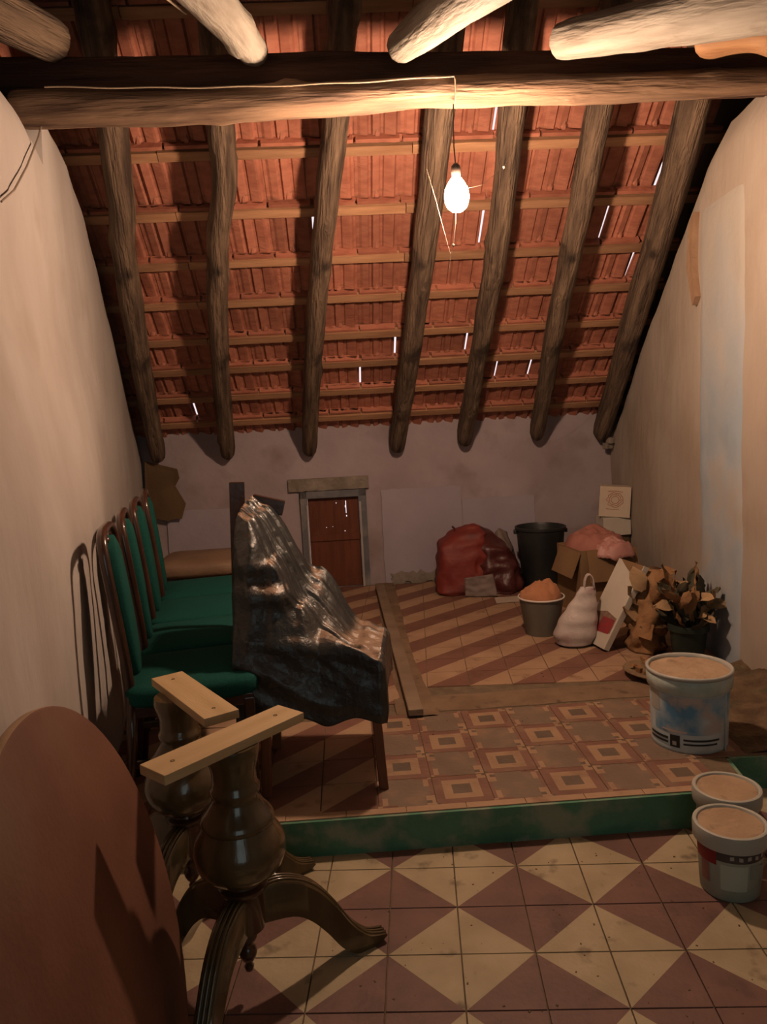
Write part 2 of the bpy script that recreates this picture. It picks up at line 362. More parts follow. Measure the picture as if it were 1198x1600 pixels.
for m_ in range(-8, 8):
    for n_ in range(-2, 2):
        c = sq0 + E1*(.2*m_) + E2*(.2*n_)
        if c.x < wx(c.y)-.02 or c.x > 1.55: continue
        if c.x > 1.05 and c.y < 2.86: continue
        if m_ >= -1: put(pA if (m_+n_) % 2 == 0 else pB, 'tile', fr, (c.x, c.y, ZU), RZ, .002)
        else: put(uC if (m_+n_) % 2 == 0 else uD, 'tile', fr, (c.x, c.y, ZU), RZ, .002)
# thin cream strip at the nosing
mb = MB()
for k in range(13):
    a = P(-1.40+.205*k, 2.463, ZP-.009); mb.box(a, (.202, .048, .018), Matrix.Rotation(RZ, 3, 'Z'))
tag(mb.build('cut_tile_edging', CREAM2, fr), kind='stuff')
# striped area beyond the cement strip: same tiles on the world grid
for i in range(-11, 8):
    for j in range(-2, 12):
        x, y = TU*(i+.5), 3.62+TU*(j+.5)
        tt = Vector((x, y, 0)).dot(E2)
        if tt < 3.50 and i >= 0 or tt < 3.36 or tt > 5.98: continue
        if x < wx(y)-.02 or x > 1.6: continue
        put(uA if (i+j) % 2 == 0 else uB, 'tile', fr, (x, y, ZU), 0, .002)
# cement scar of a removed partition
def scar(name, pts, w, zt):
    m_ = MB(); n = len(pts)-1
    def fn(u, v):
        k = min(int(u*n), n-1); f = u*n-k; p = pts[k].lerp(pts[k+1], f); d = (pts[k+1]-pts[k]).normalized(); nn = Vector((-d.y, d.x, 0))
        e = (v-.5)*2; ww = w/2*(1+.12*nz(p, 7, v*5))
        return p+nn*e*ww+Vector((0, 0, zt*(1-abs(e)**4)+.004*nz(p+nn*e, 14)*(1-abs(e)**4)-.002*(abs(e) > .9)))
    m_.grid(40, 8, fn); return m_.build(name, CEMENT, fr, smooth=True)
scar('cement_strip', [P(.16, 3.385, ZP), P(.7, 3.39, ZP), P(1.5, 3.40, ZP)], .19, .008)
scar('cement_strip', [Vector((-.03, 3.25, ZP)), Vector((-.155, 4.2, ZP)), Vector((-.30, 5.95, ZP))], .16, .007)
# wooden slat lying along the scar
sl = MB(); a, b = Vector((-.055, 3.235, ZP+.012)), Vector((-.33, 5.75, ZP+.012)); d = (b-a).normalized(); n = Vector((d.y, -d.x, 0))
for k in range(1):
    sl.prism([(-.033, 0), (.033, 0), (.033, .03), (-.033, .03)], lambda p, q, w: a+(b-a)*w+n*p+Vector((0, 0, q)), 0, 1)
tag(sl.build('floor_batten', SLATW, bevel=.003), 'long grey wooden batten on the raised floor pointing at the hatch', 'batten')

# ---- walls
def wall_left():
    ys = [-.9, .5, 1.3, 2.2, 2.646, 2.893, 3.163, 3.2, 3.774, 4.091, 4.455, 4.84, 5.2, 5.506, 5.78, 6.05]
    zt = [2.70, 2.70, 2.70, 2.70, 2.70, 2.72, 2.70, 2.905, 2.90, 2.72, 2.47, 2.11, 1.83, 1.56, 1.32, 1.2]
    m_ = MB(); nv = 30
    vs = []; fs = []
    YY = []
    for k in range(len(ys)-1):
        st = max(1, int((ys[k+1]-ys[k])/.06))
        for q in range(st): YY.append((ys[k]+(ys[k+1]-ys[k])*q/st, zt[k]+(zt[k+1]-zt[k])*q/st))
    YY.append((ys[-1], zt[-1]))
    for y, z in YY:
        for v in range(nv+1):
            zz = -.02 + (z+.02)*v/nv; x = wx(y, zz) + .018*nz((0, y, zz), 1.6) + .005*nz((0, y, zz), 6)
            if v >= nv-1: x -= .035*(v-nv+2)**1.3   # rounded top
            vs.append((x, y, zz - (.012 if v == nv else 0)))
        vs.append((wx(y)-.75, y, z))
    c = nv+2
    fs = [(i*c+j, (i+1)*c+j, (i+1)*c+j+1, i*c+j+1) for i in range(len(YY)-1) for j in range(c-1)]
    m_.add(vs, fs); o = m_.build('wall_left', PLASTER, smooth=True, sharp=50); return tag(o, kind='structure')
wall_left()['label'] = 'rough pale plaster wall slanting away on the left'
XR = 1.525
def wall_right():
    m_ = MB(); ys = [-.9, 3.2, 3.25, 3.45, 3.75, 4.0, 4.2, 4.6, 5.1, 5.6, 6.2]; zt = [2.64, 2.64, 2.76, 2.78, 2.79, 2.78, 2.70, 2.42, 2.03, 1.63, 1.2]
    YY = []
    for k in range(len(ys)-1):
        st = max(1, int((ys[k+1]-ys[k])/.06))
        for q in range(st): YY.append((ys[k]+(ys[k+1]-ys[k])*q/st, zt[k]+(zt[k+1]-zt[k])*q/st))
    YY.append((ys[-1], zt[-1])); nv = 34; vs = []
    for y, z in YY:
        for v in range(nv+1):
            zz = -.02+(z+.02)*v/nv; x = XR+.016*nz((3, y, zz), 1.5)+.006*nz((3, y, zz), 7)
            if v >= nv-1: x += .03*(v-nv+2)**1.3
            vs.append((x, y, zz))
        vs.append((XR+.6, y, z))
    c = nv+2; fs = [(i*c+j, i*c+j+1, (i+1)*c+j+1, (i+1)*c+j) for i in range(len(YY)-1) for j in range(c-1)]
    m_.add(vs, fs); return tag(m_.build('wall_right', PLASTER_R, smooth=True, sharp=50), kind='structure')
wr = wall_right(); wr['label'] = 'tan plaster wall on the right with a bluish pilaster'
m_ = MB()   # shallow pilaster, limewashed bluish white
def pil(u, v):
    y = 3.66+.56*u; z = -.01+2.50*v; e = min(u, 1-u); d = -.012+.016*min(1, e*14)+.004*min(1, (1-v)*20)-.012*(v > .97)
    return Vector((XR-d+.016*nz((3, y, z), 1.5)+.006*nz((3, y, z), 7), y+.012*nz((0, u*9, z), 3), z))
m_.grid(16, 50, pil); pl = m_.build('pilaster', BLUEWASH, wr, smooth=True)
for (ys_, zs_) in (((4.22, 4.30, 4.32, 4.24, 4.20, 4.25), (2.42, 2.38, 2.15, 1.95, 1.99, 2.2)),):
    m_ = MB(); m_.prism(list(zip(ys_, zs_)), lambda a, b, w: Vector((XR-.02+w+.016*nz((3, a, b), 1.5), a, b)), -.012, .03); m_.build('bare_patch', mat('bare_render', (.34, .20, .12), (.42, .26, .16), 8, .9, .3, 30, world=True), wr)
# eaves wall with hatch opening
H0, H1, HZ = -.372, .140, .895
def wall_back():
    m_ = MB()
    def seg(s0, s1, z0, z1, mi=0):
        nu, nv = max(2, int((s1-s0)/.06)), max(2, int((z1-z0)/.06))
        m_.grid(nu, nv, lambda u, v: P(s0+(s1-s0)*u, TB+.010*nz((s0+(s1-s0)*u, 0, z0+(z1-z0)*v), 3), z0+(z1-z0)*v), mi)
    seg(-1.75, H0, 0, 1.50); seg(H1, 2.25, 0, 1.50); seg(H0, H1, HZ, 1.50)
    # reveals
    for (a, b) in ((H0, 0), (H1, 0)):
        m_.add([P(a, TB, 0), P(a, TB+.2, 0), P(a, TB+.2, HZ), P(a, TB, HZ)], [(0, 1, 2, 3)])
    m_.add([P(H0, TB, HZ), P(H1, TB, HZ), P(H1, TB+.2, HZ), P(H0, TB+.2, HZ)], [(0, 1, 2, 3)])
    m_.add([P(-1.75, TB+.01, 1.49), P(2.25, TB+.01, 1.49), P(2.25, TB+.3, 1.49), P(-1.75, TB+.3, 1.49)], [(0, 1, 2, 3)])
    return tag(m_.build('wall_back', PLASTER_B, smooth=True, sharp=50), kind='structure')
wb = wall_back(); wb['label'] = 'low pinkish plaster wall under the eaves'
def patch(name, s0, s1, z0, z1, m_, wob=.012, dep=.008, t=TB):
    q = MB(); pts = []
    k = 14
    for i in range(k): pts.append((s0+(s1-s0)*i/k, z0+wob*nz((i, s0, 0), 1.3)))
    for i in range(k//2): pts.append((s1+wob*nz((i, s1, 3), 1.3), z0+(z1-z0)*i/(k//2)))
    for i in range(k): pts.append((s1-(s1-s0)*i/k, z1+wob*nz((i, z1, 6), 1.3)))
    for i in range(k//2): pts.append((s0+wob*nz((i, z1, 9), 1.3), z1-(z1-z0)*i/(k//2)))
    q.prism(pts, lambda a, b, w: P(a, t-w, b), -.03, dep+.006); return q.build(name, m_, wb)
patch('whitewashed_patch', .26, .88, .14, .875, WHITEWASH); patch('whitewashed_patch', .89, 1.46, .14, .77, WHITEWASH)
patch('whitewashed_patch', -1.40, -.72, .14, .80, WHITEWASH)
patch('exposed_footing', .30, .72, .12, .215, CONCRETE, .05, .02); patch('exposed_footing', .78, 1.3, .12, .19, CONCRETE, .04, .02)
# lintel
q = MB(); q.grid(24, 4, lambda u, v: P(-.455+.62*u, TB-.03-.008*nz((u*9, v, 0), 2), .90+.095*v+.008*nz((u*8, v*2, 1), 2)))
q.box(P(-.145, TB-.012, .9475), (.62, .03, .095), Matrix.Rotation(RZ, 3, 'Z')); q.build('lintel', CONCRETE, wb)
# hatch door
dr = empty('door_1', P((H0+H1)/2, TB, ZP), RZ, 'small reddish brown wooden hatch with cracked boards letting daylight through', kind='structure')
hw = (H1-H0)/2; hh = HZ-ZP
q = MB()
q.box((-hw+.028, -.008, hh/2), (.056, .05, hh)); q.box((hw-.03, -.008, hh/2), (.06, .05, hh)); q.box((0, -.008, hh-.028), (2*hw, .05, .056))
q.build('frame', FRAMEB, dr, bevel=.004)
q = MB(); q.box((-hw+.052, -.035, .33), (.012, .012, .66)); q.box((hw-.05, -.035, .33), (.014, .012, .68)); q.build('frame_edge', mat('pale_frame_edge', (.40, .35, .32), (.5, .44, .4), 8), dr)
# panel boards with real holes
def holed(x0, x1, z0, z1, holes, y, th):
    xs = sorted({x0, x1, *[h[0] for h in holes], *[h[1] for h in holes]}); zs = sorted({z0, z1, *[h[2] for h in holes], *[h[3] for h in holes]})
    m2 = MB()
    for i in range(len(xs)-1):
        for j in range(len(zs)-1):
            cx, cz = (xs[i]+xs[i+1])/2, (zs[j]+zs[j+1])/2
            if any(h[0] < cx < h[1] and h[2] < cz < h[3] for h in holes): continue
            m2.box((cx, y, cz), (xs[i+1]-xs[i], th, zs[j+1]-zs[j]))
    return m2
HO = [(.092, .098, .575, .675), (.093, .100, .548, .562), (.018, .023, .655, .665), (-.068, -.062, .468, .474), (-.018, -.014, .472, .478), (.075, .081, .432, .440), (.088, .095, .62, .64)]
px0 = -hw+.056; wdt = (2*hw-.116)/4
for k in range(4):
    a0 = px0+k*wdt; a1 = a0+wdt+(.001 if k < 3 else 0)
    hs = [(max(h[0], a0), min(h[1], a1), h[2], h[3]) for h in HO if h[0] < a1 and h[1] > a0]
    holed(a0, a1, .004, hh-.058, hs, .03+.003*(k % 2), .018).build('plank', DOORW, dr)
q = MB(); q.box((0, .016, .39), (2*hw-.12, .012, .05)); q.box((0, .016, .03), (2*hw-.12, .012, .06))
q.build('ledge', DOORW, dr, bevel=.003)
# hidden shell that keeps the attic dark: party walls above, front wall, front roof slope
q = MB(); q.add([(-2.95, -1.0, -.1), (-2.95, 6.6, -.1), (-2.95, 6.6, 4.6), (-2.95, -1.0, 4.6)], [(0, 1, 2, 3)])
tag(q.build('wall_outer', DARKROOM), kind='structure')
q = MB(); q.add([(2.12, -1.0, -.1), (2.12, 6.6, -.1), (2.12, 6.6, 4.6), (2.12, -1.0, 4.6)], [(0, 1, 2, 3)])
tag(q.build('wall_outer', DARKROOM), kind='structure')
q = MB(); q.add([(-3, -.95, -.1), (2.2, -.95, -.1), (2.2, -.95, 3.2), (-3, -.95, 3.2)], [(0, 1, 2, 3)])
tag(q.build('wall_front', DARKROOM), kind='structure')
q = MB(); q.add([(-3, -1.05, 2.75), (2.3, -1.05, 2.75), (2.3, 2.6, 4.62), (-3, 2.6, 4.62)], [(0, 1, 2, 3)])
q.box((-.4, 2.9, 4.60), (5.4, 1.2, .03))
tag(q.build('ceiling_front', DARKROOM), kind='structure')

# ================================================================== ROOF
ce = empty('ceiling', P(0, 4.5, 2.5), 0, 'sloping underside of the tiled roof on battens', kind='structure')
ce.location = (0, 0, 0)
TH = math.atan(M); ct, stt = math.cos(TH), math.sin(TH)
Yd = -E2*ct + Vector((0, 0, stt)); Zd = E2*stt + Vector((0, 0, ct)); Xd = -E1
FR = Matrix(((Xd.x, Yd.x, Zd.x), (Xd.y, Yd.y, Zd.y), (Xd.z, Yd.z, Zd.z))).to_4x4()
rows = [2.15, 2.41, 2.665, 2.92, 3.175, 3.43, 3.682, 3.934, 4.197, 4.469, 4.723, 4.951, 5.183, 5.392, 5.604, 5.814]
OB = .172   # z offset of batten centres above rafter centre plane (vertical)
for t in rows:
    # battens in lengths, joined end to end over the rafters
    cuts = [-2.35, -.86+random.uniform(-.02, .02), .42+random.uniform(-.02, .02), 2.28]
    for k in range(3):
        s0, s1 = cuts[k]+.002, cuts[k+1]-.002; q = MB(); dz = random.uniform(-.004, .004)
        q.box((0, 0, 0), (s1-s0, .052, .036))
        for v in q.v: v.z += .003*noise.noise(Vector((v.x*2, t, k)))
        o = q.build('batten', BATTEN, ce); o.matrix_local = Matrix.Translation(roof((s0+s1)/2, t, OB+.008+dz)) @ FR @ Matrix.Rotation(random.uniform(-.006, .006), 4, 'Z')
# roof tile, underside ribs run up the slope; X across, Y up-slope, Z outward; origin at head on the batten
def roof_tile(name, lap=True, L=1.0):
    prof = []; w = .237 if lap else .2325
    pts = [0, .012, .022, .034, .078, .086, .098, .106, .140, .150, .160, .170, .205, .220, w]
    hs = [.006, .006, -.012, -.012, -.003, .006, .006, -.004, -.012, .004, .004, -.010, -.004, .004, .004]
    n = len(pts); v = []; f = []; y0, y1 = -L, .14
    for y in (y0, y1):
        for x, h in zip(pts, hs): v.append((x-.118, y, h))
    for y in (y0, y1):
        v.append((pts[-1]-.118, y, .014)); v.append((-.118, y, .014))
    for i in range(n-1): f.append((i, n+i, n+i+1, i+1))
    b = 2*n
    f += [(n-1, 2*n-1, b+2, b), (b, b+2, b+3, b+1), (b+1, b+3, n, 0)]
    f += [tuple(range(0, n)) + (b, b+1), tuple(range(2*n-1, n-1, -1)) + (b+3, b+2)]
    mb_ = MB().add(v, f)
    mb_.box((-.003, .115, -.012), (w-.008, .050, .034))       # hanging lip over the batten
    mb_.add([(-.018, -.70, -.004), (.018, -.70, -.004), (.010, -.74, -.020), (-.010, -.74, -.020), (0, -.62, -.004)], [(0, 1, 2, 3), (0, 3, 4), (1, 4, 2), (2, 4, 3)])  # nib
    if lap: mb_.box((.118+.008, (y0+y1)/2, .012), (.034, y1-y0, .008))
    me = bpy.data.meshes.new(name); me.from_pydata(mb_.v, [], mb_.f); me.update()
    bm = bmesh.new(); bm.from_mesh(me); bmesh.ops.recalc_face_normals(bm, faces=bm.faces); bm.to_mesh(me); bm.free()
    me.materials.append(TERRA); return me
tm = roof_tile('roof_tile'); tg = roof_tile('roof_tile', False)
slits = [(1.74, 4.24), (1.62, 4.51), (1.77, 4.76), (.80, 5.26), (1.16, 5.43), (1.26, 5.6), (.31, 5.26), (.22, 5.5), (-.01, 4.87), (.03, 5.51), (-.17, 4.65), (-.98, 5.69), (.79, 4.06), (.85, 4.53)]
glows = [(-1.0, 4.26), (-1.02, 4.45), (-1.11, 4.73), (-.22, 4.21), (-.25, 4.46), (1.84, 4.8), (1.46, 4.25), (-.6, 4.92), (.26, 5.11), (.07, 5.51), (-1.15, 5.88), (-1.1, 5.71), (1.62, 5.31), (1.73, 4.3)]
CW = .243
nt_ = 0
for r in range(len(rows)):
    t1 = rows[r]                         # batten carrying the head
    t0 = rows[r+1] if r+1 < len(rows) else rows[r]+.25   # next batten down the slope
    Ls = (t0-t1)/ct + .045
    for c in range(-10, 10):
        s = c*CW + .012
        slit = any(abs((s-CW/2) - a) < CW/2 and t1 <= b < t0 for a, b in slits)
        glow = any(abs(s-a) < CW/2 and t1 <= b < t0 for a, b in glows)
        if s < -2.35 or s > 2.15: continue
        me = tg if slit else tm
        o = bpy.data.objects.new('roof_tile', me); COL.objects.link(o); o.parent = ce
        tilt = math.atan2(.016, Ls)
        if glow: tilt += .045
        # head sits on the batten, tail lifted over the next row's head
        base = roof(s + random.uniform(-.002, .002) + (.004 if slit else 0), t1, OB+.008) + Zd*.022
        o.matrix_local = Matrix.Translation(base) @ FR @ Matrix.Rotation(-tilt, 4, 'X') @ Matrix.Rotation(random.uniform(-.008, .008) + (.007 if slit else 0), 4, 'Z') @ Matrix.Diagonal((1, Ls, 1, 1))
        nt_ += 1

# close the eaves above the wall
q = MB(); q.box(P(0, 6.0, 1.47), (6.4, .10, .10), Matrix.Rotation(RZ, 3, 'Z')); q.box(P(0, 6.08, 1.36), (6.4, .05, .34), Matrix.Rotation(RZ, 3, 'Z'))
tag(q.build('trim_4', DARKROOM), kind='structure')

# added unseen planes beyond the side walls, keep daylight from leaking in
q = MB()
for s0, s1 in ((-3.4, -2.28), (2.02, 3.1)):
    q.add([roof(s0, 2.1, .19), roof(s1, 2.1, .19), roof(s1, 6.1, .19), roof(s0, 6.1, .19)], [(0, 1, 2, 3)])
tag(q.build('daylight_blocker', DARKROOM), kind='structure')
# ---- rafters
RAF = [[(-.985, 3.70), (-1.014, 3.906), (-1.077, 4.188), (-1.165, 4.488), (-1.25, 4.923), (-1.33, 5.367), (-1.406, 5.866)],
       [(-.48, 3.7), (-.502, 3.908), (-.539, 4.15), (-.639, 4.444), (-.718, 4.791), (-.801, 5.253), (-.888, 5.88)],
       [(.08, 3.7), (.048, 3.911), (-.014, 4.223), (-.073, 4.531), (-.138, 4.895), (-.203, 5.333), (-.274, 5.888)],
       [(.56, 3.7), (.551, 3.888), (.536, 4.212), (.514, 4.554), (.483, 4.924), (.449, 5.369), (.397, 5.896)],
       [(.885, 3.7), (.898, 3.885), (.925, 4.196), (.938, 4.57), (.928, 4.945), (.921, 5.395), (.913, 5.869)],
       [(1.31, 3.7), (1.33, 3.884), (1.356, 4.21), (1.376, 4.587), (1.398, 4.966), (1.435, 5.424), (1.469, 5.851)],
       [(1.77, 3.7), (1.796, 3.884), (1.836, 4.141), (1.871, 4.538), (1.897, 4.908), (1.946, 5.402), (1.978, 5.883)]]
RR = [(.078, .060), (.072, .056), (.070, .057), (.080, .060), (.072, .058), (.072, .056), (.088, .062)]
RL = ['leftmost log rafter, dark and knobbly, beside the left wall', 'crooked log rafter second from the left wall', 'log rafter third from the left with a long dark crack',
      'thick pale log rafter just left of the bulb', 'log rafter right behind the bulb', 'slim log rafter second from the right wall', 'widest dark log rafter against the right wall']
def log(name, pts, rads, m_, label, cat, group=None, n=14, steps=34, wob=.10, seed=0, knots=5, tall=1.0):
    pts = [Vector(p) for p in pts]; a = pts[0]; b = pts[-1]; zax = (b-a).normalized()
    q = zax.to_track_quat('Z', 'Y'); inv = q.inverted()
    loc = [inv @ (p-a) for p in pts]; Lz = loc[-1].z
    def at(z):
        for k in range(len(loc)-1):
            if z <= loc[k+1].z or k == len(loc)-2:
                f = (z-loc[k].z)/(loc[k+1].z-loc[k].z); f = f*f*(3-2*f) if 0 <= f <= 1 else f
                return loc[k].lerp(loc[k+1], f)
    tdir = inv @ Zd; tdir.z = 0; tdir.normalize()
    rg = random.Random(seed); kn = [(rg.uniform(.05, .95)*Lz, rg.uniform(0, 6.28), rg.uniform(.012, .022)) for _ in range(knots)]
    vs = []; zs = [Lz*i/steps for i in range(steps+1)]
    ends = [(0, .55), (.006, .85)] ; prof = []
    e = .02
    prof += [(0, .80), (.012, .95)] + [(z, 1) for z in zs if .03 < z < Lz-.03] + [(Lz-.012, .93), (Lz, .78)]
    for z, k in prof:
        c = at(z); r = rads[0]+(rads[1]-rads[0])*z/Lz
        for j in range(n):
            t = 2*math.pi*j/n; u = Vector((math.cos(t), math.sin(t), 0))
            rr = r*k*(1+wob*noise.noise(Vector((u.x*1.2+seed*3, u.y*1.2, z*3.2)))+.05*noise.noise(Vector((u.x*3, u.y*3, z*9+seed))))
            for kz, kt, ka in kn: rr += ka*math.exp(-((z-kz)/.05)**2-(2*math.sin((t-kt)/2)/.5)**2)
            vs.append(Vector((c.x, c.y, z))+u*rr+tdir*(u.dot(tdir)*rr*(tall-1)))
    K = len(prof); fs = [(i*n+j, i*n+(j+1) % n, (i+1)*n+(j+1) % n, (i+1)*n+j) for i in range(K-1) for j in range(n)] + [tuple(range(n))[::-1], tuple(range((K-1)*n, K*n))]
    m2 = MB().add(vs, fs); o = m2.build(name, m_, smooth=True, sharp=60)
    o.matrix_world = Matrix.Translation(a) @ q.to_matrix().to_4x4()
    return tag(o, label, cat, group)
for k, (pts, rr, lb) in enumerate(zip(RAF, RR, RL)):
    d = (pts[0][0]-pts[1][0])/(pts[1][1]-pts[0][1])
    top = (pts[0][0]+d*1.0, 2.7)
    log('rafter', [roof(*p) for p in [top]+pts], rr, BARK, lb, 'rafter', 'log rafters under the tiles', steps=60, seed=k+1, knots=9, tall=1.45)
# ---- main beam: squared timber above and behind, a log bolted under its front edge
m_ = MB(); K = 60; n = 20; vs = []
for i in range(K+1):
    u = i/K; s = -1.62+3.20*u
    zb = 2.735+.006*math.sin(u*5); zt = 2.925-.05*u+.008*nz((s, 4, 0), 2)
    cz, hz = (zb+zt)/2, (zt-zb)/2; ht = .085
    for j in range(n):
        t = 2*math.pi*j/n; c, s_ = math.cos(t), math.sin(t); p = 9
        x = math.copysign(abs(c)**(2/p), c)*ht; z = math.copysign(abs(s_)**(2/p), s_)*hz
        k2 = 1+.04*noise.noise(Vector((s*2.5, c, s_)))+.03*noise.noise(Vector((s*9, c*2, s_*2)))
        vs.append(Vector((s, x*k2, cz+z*k2)))
fs = [(i*n+j, i*n+(j+1) % n, (i+1)*n+(j+1) % n, (i+1)*n+j) for i in range(K) for j in range(n)]+[tuple(range(n))[::-1], tuple(range(K*n, K*n+n))]
m_.add(vs, fs); bm_ = m_.build('beam', BEAMD, smooth=True, sharp=60); bm_.location = P(.3, 3.345, 0); bm_.rotation_euler = (0, 0, RZ)
tag(bm_, 'dark squared timber crossing the attic from wall to wall above the lit log', 'beam')
log('log_beam', [P(-1.20, 3.20, 2.700), P(-.6, 3.20, 2.688), P(0, 3.20, 2.700), P(.45, 3.20, 2.713), P(1.1, 3.2, 2.706), P(1.86, 3.20, 2.712)], (.068, .050), BEAMW, 'brown log crossing the attic under the dark timber, lit from below by the bulb', 'beam', n=20, steps=70, wob=.16, seed=31, knots=8)
# ---- poles lying on the beam and running out overhead
PO = [((-1.30, 3.10, 2.935), (-1.52, 2.55, 2.93), (.078, .098), BARK, 'brown log end at the upper left corner above the beam'),
      ((-.558, 3.18, 2.885), (-.62, 2.05, 2.72), (.056, .088), PALEBARK, 'smooth pale pole overhead tapering down to the beam, left of the bulb'),
      ((.007, 3.17, 2.862), (.335, 2.2, 2.66), (.060, .092), PALEBARK, 'knotty pale pole overhead pointing down left above the bulb'),
      ((.612, 3.15, 2.832), (1.27, 2.20, 2.52), (.066, .098), PALEBARK, 'thick weathered pole at the upper right with pale chips'),
      ((1.13, 3.14, 2.80), (1.44, 2.90, 2.71), (.056, .062), mat('orange_pole_wood', (.30, .14, .06), (.48, .26, .12), 4, .7, .4, 12, stretch=(5, 5, .8)), 'orange brown pole below the thick weathered one at upper right')]
for k, (a, b, rr, mm, lb) in enumerate(PO):
    log('pole', [a, b], rr, mm, lb, 'pole', 'poles lying over the beam', seed=20+k, knots=4, wob=.07, steps=26)
q = MB(); q.tube([(-.712, 2.50, 2.768), (-.710, 2.62, 2.80), (-.7065, 2.75, 2.834)], .005, 8)
# splinter
tag(q.build('splinter', CABLE), 'thin pale stick of wood poking from above the beam near the pale pole', 'stick')

# ================================================================== BULB
bl = empty('hanging_bulb', BULB_POS, 0, 'bare lit light bulb hanging from the beam on a thin flex', 'light bulb')
q = MB(); q.lathe([(0, -.074), (.020, -.072), (.037, -.058), (.046, -.036), (.048, -.012), (.043, .012), (.031, .034), (.019, .050), (.015, .056), (0, .057)], 28)
q.build('glass', emis('lit_glass', BULB_COL, BULB_STRENGTH), bl, smooth=True)
q = MB(); q.lathe([(0, .050), (.017, .052), (.019, .075), (.017, .095), (.008, .105), (0, .106)], 16); q.build('socket', SOCK, bl, smooth=True)
q = MB(); q.tube([(0, 0, .10), (-.003, .012, .17), (.0, .05, .26), (.006, .09, .352)], .0028, 6); q.build('flex', SOCK, bl)
# cable along the beam
q = MB(); pts = []
for i in range(33):
    u = i/32; pts.append(P(-1.05+1.55*u, 3.128, 2.748-.022*math.sin(u*math.pi*.9)+.002*math.sin(u*30)))
pts += [P(.503, 3.128, 2.73), P(.505, 3.138, 2.68), P(.506, 3.16, 2.652)]
q.tube(pts, .003, 6); tag(q.build('cable', CABLE), 'pale electric cable sagging along the face of the heavy beam', 'cable')
q = MB(); wp = [(-1.22, 2.369, 2.159), (-1.26, 2.55, 2.245), (-1.322, 2.772, 2.388), (-1.385, 3.02, 2.57), (-1.44, 3.20, 2.70)]
q.tube([Vector((wx(b)+.02, b, c)) for a, b, c in wp[:-1]]+[Vector((wx(3.12)+.03, 3.12, 2.68))], .0035, 6)
tag(q.build('cable', mat('grey_cable', (.26, .20, .15), None, 5, .6, 0)), 'thin grey cable drooping down the left wall below the beam', 'cable')
def web(name, pts, lb, r=.0011, knots=()):
    q = MB(); q.tube(pts, r, 5)
    for kp in knots: q.lathe([(0, -.006), (.005, -.003), (.005, .003), (0, .006)], 8, kp)
    return tag(q.build(name, THREAD), lb, 'cobweb')
web('cobweb', [(.60, 3.75, 2.86), (.50, 3.45, 2.60), (.40, 3.25, 2.42), (.30, 3.15, 2.33), (.235, 3.11, 2.31)], 'dusty cobweb thread slanting from the bulb up to the rafter behind it', .0006, [(.40, 3.25, 2.42)])
web('cobweb', [(.196, 3.10, 2.25), (.19, 3.10, 2.18), (.178, 3.1, 2.10), (.168, 3.1, 2.065), (.155, 3.1, 2.0)], 'bright dusty thread hanging straight below the bulb', .0008, [(.178, 3.1, 2.10)])
web('cobweb', [(.09, 3.2, 2.42), (.12, 3.15, 2.28), (.145, 3.12, 2.16), (.165, 3.1, 2.07)], 'faint cobweb thread crossing the thick pale rafter left of the bulb', .0006)
web('cobweb', [(1.42, 4.9, 2.0), (1.25, 5.3, 1.75), (1.05, 5.7, 1.35), (.95, 5.9, 1.22)], 'long faint cobweb thread across the roof corner at the right wall', .0011)

